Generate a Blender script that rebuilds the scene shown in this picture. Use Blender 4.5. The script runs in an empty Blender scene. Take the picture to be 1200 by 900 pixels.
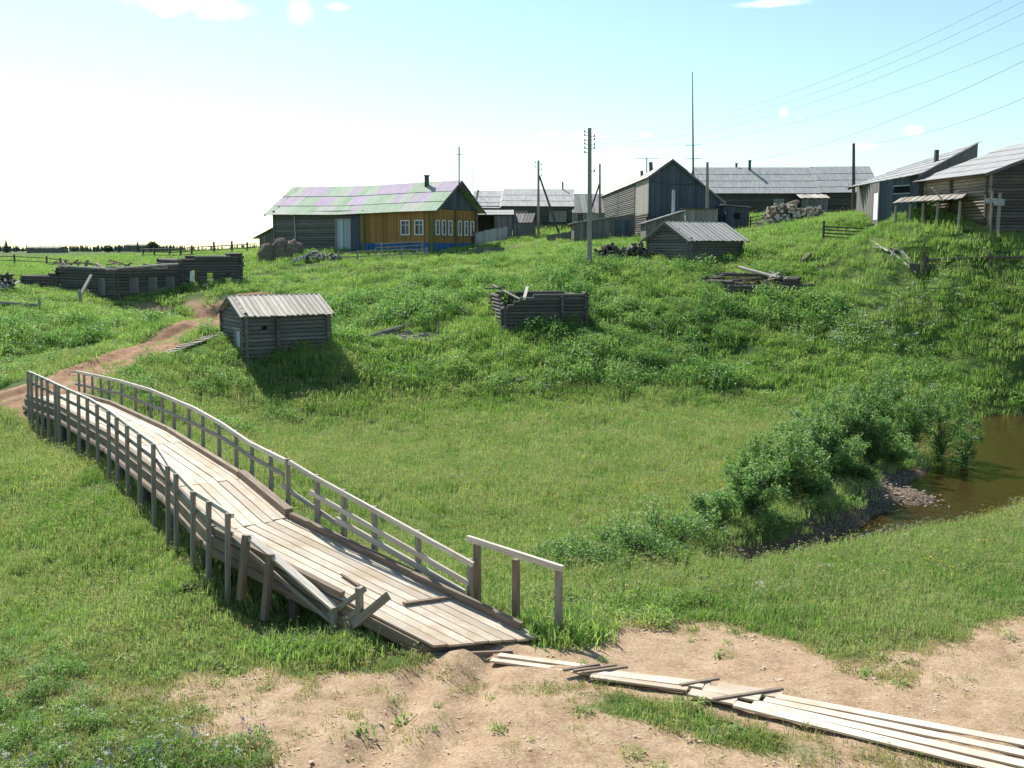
import bpy, math, random
import numpy as np
from mathutils import Vector, Matrix, noise

SC = bpy.context.scene
COL = SC.collection
R = math.radians
CZ = 9.0                      # eye level of the photographer above the stream bank datum
PITCH = R(7.6)

# ------------------------------------------------------------------ camera
cam_d = bpy.data.cameras.new('camera'); cam = bpy.data.objects.new('camera', cam_d); COL.objects.link(cam)
cam.location = (0, 0, CZ); cam.rotation_euler = (R(90) - PITCH, 0, 0)
cam_d.sensor_width = 36; cam_d.lens = 36.0; cam_d.clip_start = .1; cam_d.clip_end = 20000
SC.camera = cam

# ------------------------------------------------------------------ sky and sun
SUN_EL = R(45)
sun_dir = Vector((-.62, 1.0, 0)).normalized()          # horizontal direction towards the sun
SC.world = bpy.data.worlds.new('World'); W = SC.world; W.use_nodes = True
nt = W.node_tree; nt.nodes.clear()
N = nt.nodes.new; L = nt.links.new
out = N('ShaderNodeOutputWorld'); bg = N('ShaderNodeBackground'); bg.inputs['Strength'].default_value = .10
sky = N('ShaderNodeTexSky'); sky.sky_type = 'NISHITA'; sky.sun_disc = False
sky.sun_elevation = SUN_EL; sky.sun_rotation = math.atan2(sun_dir.x, sun_dir.y)
sky.air_density = 1.0; sky.dust_density = .5; sky.ozone_density = 1.0; sky.altitude = 100
tint = N('ShaderNodeMix'); tint.data_type = 'RGBA'; tint.blend_type = 'MULTIPLY'; tint.inputs[0].default_value = 1
L(sky.outputs[0], tint.inputs[6]); tint.inputs[7].default_value = (.93, 1.055, 1.01, 1)
# a few small fair-weather clouds, each in its own direction of the sky
tc = N('ShaderNodeTexCoord'); cn = N('ShaderNodeTexNoise'); cn.inputs['Scale'].default_value = 22; cn.inputs['Detail'].default_value = 6; cn.inputs['Roughness'].default_value = .62
L(tc.outputs['Generated'], cn.inputs['Vector'])
CLOUDS = [(200, 2, 62, 17), (262, 12, 55, 14), (352, 14, 22, 20), (395, 8, 22, 7), (45, 131, 24, 9), (300, 150, 50, 9), (476, 165, 25, 10), (645, 158, 13, 6), (690, 161, 22, 9), (757, 158, 12, 6), (735, 178, 22, 5), (918, 132, 9, 8), (1070, 153, 12, 7), (1010, 171, 18, 6), (585, 205, 30, 7), (905, 4, 50, 5), (560, 190, 26, 6)]
csum = None
for cx, cy, rx, ry in CLOUDS:
    a_ = (cx - 600) / 1200; b_ = (450 - cy) / 1200; cd = Vector((a_, math.cos(PITCH) + b_ * math.sin(PITCH), -math.sin(PITCH) + b_ * math.cos(PITCH))).normalized()
    sb = N('ShaderNodeVectorMath'); sb.operation = 'SUBTRACT'; L(tc.outputs['Generated'], sb.inputs[0]); sb.inputs[1].default_value = cd
    ml = N('ShaderNodeVectorMath'); ml.operation = 'MULTIPLY'; L(sb.outputs[0], ml.inputs[0]); ml.inputs[1].default_value = (1200 / rx, 1200 / rx, 1200 / ry)
    ln_ = N('ShaderNodeVectorMath'); ln_.operation = 'LENGTH'; L(ml.outputs[0], ln_.inputs[0])
    mr = N('ShaderNodeMapRange'); mr.inputs['From Min'].default_value = 1.35; mr.inputs['From Max'].default_value = 0; mr.inputs['To Min'].default_value = 0; mr.inputs['To Max'].default_value = .62; L(ln_.outputs['Value'], mr.inputs['Value'])
    if csum is None: csum = mr.outputs[0]
    else:
        mx_ = N('ShaderNodeMath'); mx_.operation = 'MAXIMUM'; L(csum, mx_.inputs[0]); L(mr.outputs[0], mx_.inputs[1]); csum = mx_.outputs[0]
ca_ = N('ShaderNodeMath'); ca_.operation = 'ADD'; L(csum, ca_.inputs[0]); L(cn.outputs['Fac'], ca_.inputs[1])
cr = N('ShaderNodeMapRange'); cr.interpolation_type = 'SMOOTHSTEP'; cr.inputs['From Min'].default_value = .68; cr.inputs['From Max'].default_value = 1.0; cr.inputs['To Max'].default_value = .8; L(ca_.outputs[0], cr.inputs['Value'])
cm = N('ShaderNodeMix'); cm.data_type = 'RGBA'; L(cr.outputs[0], cm.inputs[0]); L(tint.outputs[2], cm.inputs[6]); cm.inputs[7].default_value = (7.6, 8.2, 8.4, 1)
L(cm.outputs[2], bg.inputs['Color'])
L(bg.outputs[0], out.inputs['Surface'])
sun_d = bpy.data.lights.new('sun', 'SUN'); sun_d.energy = 4.8; sun_d.angle = R(.5); sun_d.color = (1, .95, .87)
sun = bpy.data.objects.new('sun', sun_d); COL.objects.link(sun)
to_sun = Vector((sun_dir.x * math.cos(SUN_EL), sun_dir.y * math.cos(SUN_EL), math.sin(SUN_EL)))
sun.rotation_euler = to_sun.to_track_quat('Z', 'Y').to_euler(); sun.location = (-30, 60, 60)
SC.view_settings.view_transform = 'Standard'; SC.view_settings.look = 'None'
SC.view_settings.exposure = .74; SC.view_settings.gamma = 1; SC.view_settings.use_curve_mapping = False
SC.render.engine = 'CYCLES'
SC.cycles.use_denoising = True
SC.cycles.max_bounces = 6; SC.cycles.transparent_max_bounces = 6; SC.cycles.diffuse_bounces = 3
SC.cycles.glossy_bounces = 2; SC.cycles.transmission_bounces = 3; SC.cycles.caustics_reflective = False; SC.cycles.caustics_refractive = False
SC.cycles.use_adaptive_sampling = True; SC.cycles.adaptive_threshold = .02

# ------------------------------------------------------------------ measuring: a sight line of the photograph met at distance Y, or at level z
CP, SP = math.cos(PITCH), math.sin(PITCH)
def ray(px, py):
    a = (px - 600) / 1200; b = (450 - py) / 1200
    return Vector((a, CP + b * SP, -SP + b * CP))
def at(px, py, Y):
    d = ray(px, py); d = d * (Y / d.y); return Vector((d.x, d.y, d.z + CZ))
def atz(px, py, z):
    d = ray(px, py); t = (z - CZ) / d.z; return Vector((d.x * t, d.y * t, z))

# ------------------------------------------------------------------ names and tags
def tag(o, label=None, cat=None, group=None, kind=None):
    if label: o['label'] = label
    if cat: o['category'] = cat
    if group: o['group'] = group
    if kind: o['kind'] = kind
    return o
def empty(name, loc, label, cat, group=None, rz=0):
    o = bpy.data.objects.new(name, None); COL.objects.link(o); o.location = loc; o.rotation_euler = (0, 0, rz)
    o.empty_display_size = .3
    return tag(o, label, cat, group)
def copy_tree(o, parent=None):
    c = o.copy(); COL.objects.link(c); c.parent = parent
    for ch in list(o.children): copy_tree(ch, c)
    return c

# ------------------------------------------------------------------ materials
def new_mat(name):
    m = bpy.data.materials.new(name); m.use_nodes = True; m.node_tree.nodes.clear(); return m
class NT:
    def __init__(s, m): s.t = m.node_tree
    def n(s, k, **kw):
        x = s.t.nodes.new(k)
        for a, b in kw.items():
            if a.startswith('i_'): x.inputs[a[2:].replace('_', ' ')].default_value = b
            else: setattr(x, a, b)
        return x
    def l(s, a, b): s.t.links.new(a, b)
    def noise(s, vec, scale, detail=4, rough=.6):
        x = s.n('ShaderNodeTexNoise'); x.inputs['Scale'].default_value = scale; x.inputs['Detail'].default_value = detail
        x.inputs['Roughness'].default_value = rough
        if vec is not None: s.l(vec, x.inputs['Vector'])
        return x.outputs['Fac']
    def ramp(s, fac, stops):
        x = s.n('ShaderNodeValToRGB'); e = x.color_ramp.elements
        while len(e) < len(stops): e.new(.5)
        for el, (p, c) in zip(e, stops): el.position = p; el.color = (*c, 1) if len(c) == 3 else c
        s.l(fac, x.inputs['Fac']); return x.outputs['Color']
    def mix(s, fac, a, b, mode='MIX'):
        x = s.n('ShaderNodeMix', data_type='RGBA', blend_type=mode)
        for inp, v in ((0, fac), (6, a), (7, b)):
            if isinstance(v, (int, float)): x.inputs[inp].default_value = v
            elif isinstance(v, tuple): x.inputs[inp].default_value = (*v, 1)
            else: s.l(v, x.inputs[inp])
        return x.outputs[2]
    def math(s, op, a, b=None, clamp=False):
        x = s.n('ShaderNodeMath', operation=op, use_clamp=clamp)
        for i, v in enumerate((a, b)):
            if v is None: continue
            if isinstance(v, (int, float)): x.inputs[i].default_value = v
            else: s.l(v, x.inputs[i])
        return x.outputs[0]
    def attr(s, name): return s.n('ShaderNodeAttribute', attribute_name=name)
    def bsdf(s, col, rough=.85, bump=None, bstr=.4, bdist=.02, spec=.3, metal=0):
        b = s.n('ShaderNodeBsdfPrincipled'); o = s.n('ShaderNodeOutputMaterial')
        if isinstance(col, tuple): b.inputs['Base Color'].default_value = (*col, 1)
        else: s.l(col, b.inputs['Base Color'])
        if isinstance(rough, (int, float)): b.inputs['Roughness'].default_value = rough
        else: s.l(rough, b.inputs['Roughness'])
        b.inputs['Specular IOR Level'].default_value = spec; b.inputs['Metallic'].default_value = metal
        if bump is not None:
            q = s.n('ShaderNodeBump'); q.inputs['Strength'].default_value = bstr; q.inputs['Distance'].default_value = bdist
            s.l(bump, q.inputs['Height']); s.l(q.outputs[0], b.inputs['Normal'])
        s.l(b.outputs[0], o.inputs['Surface']); return b

def wood(name, light, dark, stain=None, rough=.85, spec=.25, amt=.5, soil=None):
    """weathered timber: grain follows the UV map (u runs along the board in metres), every board a little different"""
    m = new_mat(name); t = NT(m)
    uv = t.n('ShaderNodeUVMap', uv_map='uv').outputs[0]
    mp = t.n('ShaderNodeMapping'); mp.inputs['Scale'].default_value = (1.2, 22, 1); t.l(uv, mp.inputs['Vector'])
    g = t.noise(mp.outputs[0], 1.0, 6, .65)
    big = t.noise(uv, .9, 3, .6)
    rnd = t.attr('rnd').outputs['Fac']
    c = t.ramp(g, [(.3, dark), (.62, light)])
    v = t.math('MULTIPLY_ADD', rnd, .55); v.node.inputs[2].default_value = .72
    cc = t.n('ShaderNodeCombineColor'); [t.l(v, cc.inputs[i]) for i in range(3)]
    c = t.mix(1.0, c, cc.outputs[0], 'MULTIPLY')
    if stain: c = t.mix(t.math('MULTIPLY', t.ramp(big, [(.45, (0, 0, 0)), (.7, (1, 1, 1))]), amt), c, stain)
    if soil:      # trodden-in earth that runs across the boards
        ps = t.n('ShaderNodeNewGeometry').outputs['Position']; sn = t.noise(ps, 1.1, 6, .68)
        c = t.mix(t.math('MULTIPLY', t.ramp(sn, [(.47, (0, 0, 0)), (.66, (1, 1, 1))]), .75), c, soil)
    t.bsdf(c, rough, g, .5, .012, spec); return m

def flat_mat(name, col, rough=.8, spec=.3, metal=0, var=.25, scale=3):
    m = new_mat(name); t = NT(m)
    oc = t.n('ShaderNodeTexCoord').outputs['Object']
    n = t.noise(oc, scale, 5, .65)
    c = t.mix(n, tuple(x * (1 - var) for x in col), tuple(min(1, x * (1 + var)) for x in col))
    t.bsdf(c, rough, n, .15, .01, spec, metal); return m

M = {}
M['grey_wood'] = wood('grey_wood', (.42, .39, .34), (.17, .155, .135), (.30, .24, .18))
M['pale_wood'] = wood('pale_wood', (.66, .61, .52), (.36, .32, .26), (.50, .40, .30))
M['deck_wood'] = wood('deck_wood', (.71, .63, .50), (.43, .37, .29), (.42, .35, .27), amt=.7, soil=(.42, .315, .21))
M['brown_wood'] = wood('brown_wood', (.33, .26, .195), (.14, .11, .085), (.22, .15, .11))
M['dark_log'] = wood('dark_log', (.15, .14, .125), (.055, .05, .045), (.10, .08, .065))
M['grey_log'] = wood('grey_log', (.23, .22, .20), (.085, .08, .072), (.15, .13, .11))
M['warm_log'] = wood('warm_log', (.40, .33, .26), (.14, .11, .085), (.26, .20, .15))
M['roof_board'] = wood('roof_board', (.50, .48, .44), (.24, .225, .20), (.34, .32, .29))
M['old_board'] = wood('old_board', (.22, .21, .20), (.09, .085, .08), (.15, .13, .11))
M['blue_board'] = wood('blue_board', (.105, .13, .15), (.05, .064, .074))
M['light_board'] = wood('light_board', (.46, .47, .46), (.30, .31, .31))
M['ochre'] = wood('ochre', (.36, .20, .065), (.24, .13, .045), (.22, .15, .08), amt=.4)
M['plinth_blue'] = wood('plinth_blue', (.05, .15, .34), (.03, .09, .2))
M['white_paint'] = flat_mat('white_paint', (.72, .74, .76), var=.1)
M['door_paint'] = wood('door_paint', (.44, .50, .52), (.34, .40, .42))
M['metal_grey'] = flat_mat('metal_grey', (.35, .36, .37), .5, .5, .3)
M['dark_metal'] = flat_mat('dark_metal', (.07, .07, .07), .6)
M['brick'] = flat_mat('brick', (.26, .13, .09), .9, scale=9)
M['ceramic'] = flat_mat('ceramic', (.10, .09, .08), .3, .5)
M['cloth_white'] = flat_mat('cloth_white', (.75, .77, .78), .9, var=.05)
M['hay'] = flat_mat('hay', (.19, .16, .12), .95, scale=14, var=.5)
M['stone'] = flat_mat('stone', (.30, .28, .26), .9, scale=6, var=.3)
M['ash_end'] = flat_mat('ash_end', (.60, .55, .47), .9, scale=8, var=.2)
gm = new_mat('window_glass'); t = NT(gm); t.bsdf((.045, .06, .075), .08, spec=.6); M['glass'] = gm
dm = new_mat('dark_void'); t = NT(dm); t.bsdf((.02, .02, .02), .95, spec=.05); M['void'] = dm

def sheet_roof(name, c1, c2, pitch=.18, tint=None):
    """corrugated asbestos or tin sheets, lichen stained; tint gives the painted sheets"""
    m = new_mat(name); t = NT(m)
    uv = t.n('ShaderNodeUVMap', uv_map='uv').outputs[0]
    mp = t.n('ShaderNodeMapping'); mp.inputs['Scale'].default_value = (.35, 2.2, 1); t.l(uv, mp.inputs['Vector'])
    n = t.noise(mp.outputs[0], 1.6, 6, .7); n2 = t.noise(uv, .5, 3)
    c = t.ramp(n, [(.35, c2), (.65, c1)])
    if tint:
        v = t.math('ADD', t.math('MULTIPLY', t.attr('rnd').outputs['Fac'], .85), t.math('MULTIPLY', n2, .25))
        pc = t.ramp(v, [(.40, (.15, .29, .14)), (.66, (.22, .34, .19)), (.72, (.33, .33, .31)), (.78, (.27, .21, .29)), (.93, (.31, .21, .36))])
        c = t.mix(t.ramp(n, [(.35, (.95,) * 3), (.7, (.45,) * 3)]), c, pc)
    t.bsdf(c, .8, n, .2, .01, .3); return m
M['slate_roof'] = sheet_roof('slate_roof', (.52, .51, .48), (.30, .295, .28))
M['slate_roof_dark'] = sheet_roof('slate_roof_dark', (.38, .38, .37), (.23, .23, .22))
M['painted_roof'] = sheet_roof('painted_roof', (.58, .56, .54), (.42, .41, .40), tint=True)

# ------------------------------------------------------------------ mesh builder: many pieces, one mesh
class MB:
    def __init__(s): s.v = []; s.f = []; s.uv = []; s.r = []; s.mi = []; s.cm = 0; s.rng = random.Random(7)
    def face(s, pts, uvs, r, mi=None):
        b = len(s.v); s.v += [tuple(p) for p in pts]; s.f.append(tuple(range(b, b + len(pts)))); s.uv += uvs; s.r.append(r)
        s.mi.append(s.cm if mi is None else mi)
    def beam(s, p0, p1, w, h, up=(0, 0, 1), r=None, taper=1.0, jit=0, sk0=0):
        """rectangular timber from p0 to p1, w wide, h thick along up"""
        p0, p1 = Vector(p0), Vector(p1); d = p1 - p0; ln = d.length
        if ln < 1e-6: return
        d.normalize(); up = Vector(up)
        if abs(up.dot(d)) > .97: up = Vector((0, 1, .1))
        sd = d.cross(up).normalized(); u = sd.cross(d).normalized()
        if r is None: r = s.rng.random()
        o = s.rng.random() * 40
        q = []
        for p, k in ((p0, 1), (p1, taper)):
            for a, b in ((-1, -1), (1, -1), (1, 1), (-1, 1)):
                j = Vector([s.rng.uniform(-jit, jit) for _ in range(3)]) if jit else Vector()
                q.append(p + sd * (a * w / 2 * k) + u * (b * h / 2 * k) + j + (d * (-a * sk0 * w / 2) if p is p0 else Vector()))
        for i in range(4):
            j = (i + 1) % 4; ww = w if i % 2 == 0 else h
            s.face([q[i], q[j], q[4 + j], q[4 + i]], [(o, o + i), (o, o + i + ww), (o + ln, o + i + ww), (o + ln, o + i)], r)
        s.face([q[3], q[2], q[1], q[0]], [(o, o), (o, o + w), (o + h, o + w), (o + h, o)], r)
        s.face([q[4], q[5], q[6], q[7]], [(o, o), (o, o + w), (o + h, o + w), (o + h, o)], r)
    def cyl(s, p0, p1, r0, r1=None, n=8, r=None, caps=True, endmi=None):
        p0, p1 = Vector(p0), Vector(p1); d = p1 - p0; ln = d.length
        if ln < 1e-6: return
        d.normalize(); r1 = r0 if r1 is None else r1
        a = Vector((0, 0, 1)) if abs(d.z) < .9 else Vector((1, 0, 0))
        sd = d.cross(a).normalized(); u = sd.cross(d)
        if r is None: r = s.rng.random()
        o = s.rng.random() * 40
        A, B = [], []
        for i in range(n):
            t = 2 * math.pi * i / n; e = sd * math.cos(t) + u * math.sin(t); A.append(p0 + e * r0); B.append(p1 + e * r1)
        for i in range(n):
            j = (i + 1) % n; v0, v1 = o + 6.28 * r0 * i / n, o + 6.28 * r0 * (i + 1) / n
            s.face([A[i], B[i], B[j], A[j]], [(o, v0), (o + ln, v0), (o + ln, v1), (o, v1)], r)
        if caps:
            c = [(o + math.cos(6.28 * i / n) * r0, o + math.sin(6.28 * i / n) * r0) for i in range(n)]
            s.face(A, c, r, endmi); s.face(B[::-1], c, r, endmi)
    def box(s, c, d, rz=0, r=None):
        c = Vector(c); x = Vector((math.cos(rz), math.sin(rz), 0)) * d[0] / 2
        s.beam(c - x, c + x, d[1], d[2], r=r)
    def build(s, name, mats, parent=None, smooth=False, origin=None):
        me = bpy.data.meshes.new(name)
        v = s.v
        if origin is not None: o = Vector(origin); v = [(p[0] - o.x, p[1] - o.y, p[2] - o.z) for p in v]
        me.from_pydata(v, [], s.f)
        ul = me.uv_layers.new(name='uv'); ul.data.foreach_set('uv', [c for p in s.uv for c in p])
        at_ = me.attributes.new('rnd', 'FLOAT', 'FACE'); at_.data.foreach_set('value', s.r)
        for m in (mats if isinstance(mats, (list, tuple)) else [mats]): me.materials.append(m if not isinstance(m, str) else M[m])
        me.polygons.foreach_set('material_index', s.mi)
        if smooth: me.polygons.foreach_set('use_smooth', [True] * len(s.f))
        me.update()
        ob = bpy.data.objects.new(name, me); COL.objects.link(ob)
        if parent is not None: ob.parent = parent
        return ob

# ------------------------------------------------------------------ the line of the footbridge (right edge of its deck)
BW = 2.05
RE = [at(630, 744, 20.0), at(342, 606, 24.1), at(282, 556, 28.0), at(200, 505, 34.0), at(133, 474, 40.7), at(88, 461, 45.2)]
def nrm2(a, b): d = (b - a); d.z = 0; d.normalize(); return Vector((-d.y, d.x, 0))   # to the left of travel = camera side
LN = []
for i in range(len(RE)):
    ns = []
    if i > 0: ns.append(nrm2(RE[i - 1], RE[i]))
    if i < len(RE) - 1: ns.append(nrm2(RE[i], RE[i + 1]))
    n_ = sum(ns, Vector()); n_.normalize(); LN.append(n_)
cum = [0.0]
for a, b in zip(RE[:-1], RE[1:]): cum.append(cum[-1] + (b - a).length)
def BP(s, o, dz=0):
    """point of the bridge: s metres from the near end, o metres from the right edge towards the left edge"""
    for i in range(len(RE) - 1):
        if s <= cum[i + 1] or i == len(RE) - 2: break
    t_ = (s - cum[i]) / (cum[i + 1] - cum[i])
    p = RE[i].lerp(RE[i + 1], t_); n_ = LN[i].lerp(LN[i + 1], t_)
    p = p + n_ * o; p.z += dz; return p
def side_line(o): return [RE[i] + LN[i] * o for i in range(len(RE))]
def onwall(px, py, line):
    d = ray(px, py); best = None
    for i, (a, b) in enumerate(zip(line[:-1], line[1:])):
        ex, ey = b.x - a.x, b.y - a.y
        det = d.x * (-ey) + ex * d.y
        if abs(det) < 1e-9: continue
        k = (a.x * (-ey) + ex * a.y) / det; u = (d.x * a.y - d.y * a.x) / det
        u = u if True else u
        off = max(0, -u, u - 1)
        if k > 0 and (best is None or off < best[0]): best = (off, Vector((d.x * k, d.y * k, d.z * k + CZ)))
    return best[1]

# ------------------------------------------------------------------ the ground
# heights read off the photograph: (px, py, distance) of points that lie on the ground
CTRL_PX = [
 # near bank with the bare earth
 (0, 900, 14.6), (300, 900, 14.6), (600, 900, 14.6), (900, 900, 14.6), (1200, 900, 14.4),
 (0, 800, 17.6), (300, 790, 18.2), (560, 772, 19.0), (640, 755, 19.6), (800, 745, 20.3), (1000, 745, 20.3), (1200, 740, 20.2), (1000, 690, 23.6), (1200, 660, 25.6), (1200, 620, 30),
 # meadow left of the bridge
 (0, 720, 23.0), (0, 620, 29.5), (0, 540, 37), (150, 700, 24), (0, 495, 43.5),
 # meadow right of the bridge
 (400, 640, 29.2), (500, 560, 38.5), (350, 520, 45), (600, 650, 28.6), (600, 500, 51), (800, 500, 51), (800, 600, 33.2), (950, 520, 46.5), (300, 490, 50), (450, 478, 54), (600, 468, 56.5), (800, 464, 58), (950, 462, 59), (1100, 468, 58),(1190, 480, 58),
 # far bank and hill
 (90, 462, 45), (40, 470, 44.5), (180, 410, 55), (250, 375, 65), (130, 450, 46.5), (0, 440, 53), (60, 400, 62), (0, 400, 62), (60, 370, 70),
 (300, 425, 55.5), (385, 408, 58), (265, 400, 58), (450, 440, 58), (450, 395, 64), (425, 392, 65), (600, 430, 60), (600, 385, 65), (690, 383, 65.5), (630, 383, 64.5), (590, 350, 72), (690, 350, 72), (640, 430, 60),
 (800, 430, 61.5), (800, 390, 66), (850, 345, 72), (950, 340, 73), (760, 310, 80), (868, 312, 79), (812, 318, 78), (800, 300, 84), (690, 312, 78), (500, 340, 77), (470, 340, 77),
 (1000, 430, 62), (1000, 380, 67), (1000, 330, 72.5), (1100, 430, 63), (1150, 400, 62), (1100, 350, 66), (1200, 420, 59.5), (1200, 370, 62.5), (1100, 320, 68.5), (1200, 308, 66.5), (1150, 308, 67), (1200, 290, 67.8), (1080, 318, 69), (1070, 285, 70.5), (1130, 280, 68), (1050, 256, 76), (1100, 260, 72), (1030, 290, 80), (960, 287, 80), (1200, 275, 70.5), (1130, 268, 70), (1075, 254, 75), (1150, 266, 71), (1090, 250, 78), (1010, 256, 86),
 (130, 348, 80), (210, 345, 82), (285, 340, 84), (75, 342, 84), (0, 345, 78), (350, 330, 85), (180, 380, 70),
 (0, 322, 98), (100, 318, 108), (300, 305, 98), (350, 301, 97), (420, 299, 95.5), (500, 297, 94.5), (556, 290, 99), (600, 292, 95), (600, 272, 120), (650, 278, 112), (700, 282, 100), (745, 283, 100), (840, 278, 104), (900, 268, 104), (900, 253, 126), (960, 257, 104), (1030, 250, 128), (700, 262, 135), (850, 255, 128),
 (0, 303, 170), (200, 300, 150), (300, 298, 130), (50, 297, 290),
]
BR_FOOT = [onwall(x, y, side_line(BW + .35)) for x, y in ((57, 524), (90, 538), (113, 552), (133, 571), (157, 595), (180, 621), (205, 648), (233, 678), (257, 698), (287, 722))]
CTRL_REL = [(0, -6, -1.6), (-15, -3, -1.6), (15, -3, -1.6), (0, 1.5, -2.1), (0, 6, -5.8), (-12, 6, -5.8), (12, 6, -5.8), (0, 10.5, -7.6), (-10, 10.5, -7.6), (10, 10.5, -7.6), (-35, 6, -6.5), (35, 6, -6.5),
            (-45, 20, -8.3), (45, 20, -7.9), (-50, 45, -8.0), (60, 45, -7.0), (-60, 80, -2.0), (60, 70, 1.2), (60, 95, 3.2), (60, 130, 4.2), (40, 100, 2.6), (50, 85, 1.8), (45, 115, 3.2), (75, 110, 3), (-40, 150, -.6), (-10, 150, 1.6), (20, 150, 2.8), (50, 150, 3.8), (0, 175, 1.6), (0, 260, 0), (90, 260, 1), (-90, 260, -1.2), (-90, 110, -1.8), (-90, 200, -1.2), (0, 200, 1.2), (90, 200, 2.5), (-40, -30, -1.6), (40, -30, -1.6), (-110, 60, -4), (110, 60, -1)]
cp = []
for px, py, Y in CTRL_PX:
    p = at(px, py, Y); cp.append((p.x, p.y, p.z))
for x, y, z in CTRL_REL: cp.append((x, y, z + CZ))
for p in BR_FOOT: cp.append((p.x, p.y, p.z))
cp = np.array(cp)
def tps_fit(P, z, lam=.6):
    n = len(P); d2 = ((P[:, None] - P[None]) ** 2).sum(-1)
    K = .5 * d2 * np.log(d2 + 1e-9); K += lam * np.eye(n)
    A = np.zeros((n + 3, n + 3)); A[:n, :n] = K; A[:n, n] = 1; A[:n, n + 1:] = P; A[n, :n] = 1; A[n + 1:, :n] = P.T
    return np.linalg.solve(A, np.concatenate([z, np.zeros(3)]))
S_ = 20.0
tw = tps_fit(cp[:, :2] / S_, cp[:, 2], .004)
def tps(X, Y):
    o = np.zeros(X.shape); 
    for i in range(len(cp)):
        d2 = (X / S_ - cp[i, 0] / S_) ** 2 + (Y / S_ - cp[i, 1] / S_) ** 2
        o += tw[i] * .5 * d2 * np.log(d2 + 1e-9)
    n = len(cp); return o + tw[n] + tw[n + 1] * X / S_ + tw[n + 2] * Y / S_
def sstep(a, b, x): t_ = np.clip((x - a) / (b - a), 0, 1); return t_ * t_ * (3 - 2 * t_)
# smooth pseudo noise for numpy
_g = np.random.default_rng(11).random((256, 256))
def vnoise(X, Y, s):
    x = X / s; y = Y / s; xi = np.floor(x).astype(int); yi = np.floor(y).astype(int); fx = x - xi; fy = y - yi
    fx = fx * fx * (3 - 2 * fx); fy = fy * fy * (3 - 2 * fy)
    g = lambda a, b: _g[a % 256, b % 256]
    return (g(xi, yi) * (1 - fx) + g(xi + 1, yi) * fx) * (1 - fy) + (g(xi, yi + 1) * (1 - fx) + g(xi + 1, yi + 1) * fx) * fy
def fbm(X, Y, s, o=4):
    a, v = 1., 0; tot = 0
    for k in range(o): v = v + a * vnoise(X + 17.3 * k, Y + 9.1 * k, s / 2 ** k); tot += a; a *= .5
    return v / tot
def seg_dist(X, Y, pts, closed=False):
    """distance to a polyline and the parameter along it"""
    best = np.full(np.shape(X), 1e9); 
    q = list(pts) + ([pts[0]] if closed else [])
    for (x0, y0), (x1, y1) in zip(q[:-1], q[1:]):
        dx, dy = x1 - x0, y1 - y0; t_ = np.clip(((X - x0) * dx + (Y - y0) * dy) / (dx * dx + dy * dy), 0, 1)
        best = np.minimum(best, np.hypot(X - x0 - t_ * dx, Y - y0 - t_ * dy))
    return best
def inside(X, Y, pts):
    c = np.zeros(np.shape(X), bool); n = len(pts)
    for i in range(n):
        x0, y0 = pts[i]; x1, y1 = pts[i - 1]
        c ^= ((y0 > Y) != (y1 > Y)) & (X < (x1 - x0) * (Y - y0) / (y1 - y0 + 1e-12) + x0)
    return c
WATER_Z = -.42                 # stream level (eye level is 9)
def pz(px, py, z=WATER_Z): p = atz(px, py, z); return (p.x, p.y)
NEAR_SHORE = [pz(862, 690), pz(900, 682), pz(960, 668), pz(1040, 648), pz(1110, 636), pz(1200, 600), pz(1300, 560), pz(1420, 520), pz(1700, 500)]
FAR_SHORE = [pz(866, 676), pz(890, 664), pz(935, 648), pz(1000, 622), pz(1040, 600), pz(1062, 566), pz(1110, 545), pz(1150, 530), pz(1168, 505), pz(1162, 493), pz(1200, 489), pz(1320, 487), pz(1600, 487)]
STREAM = NEAR_SHORE + FAR_SHORE[::-1]
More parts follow.
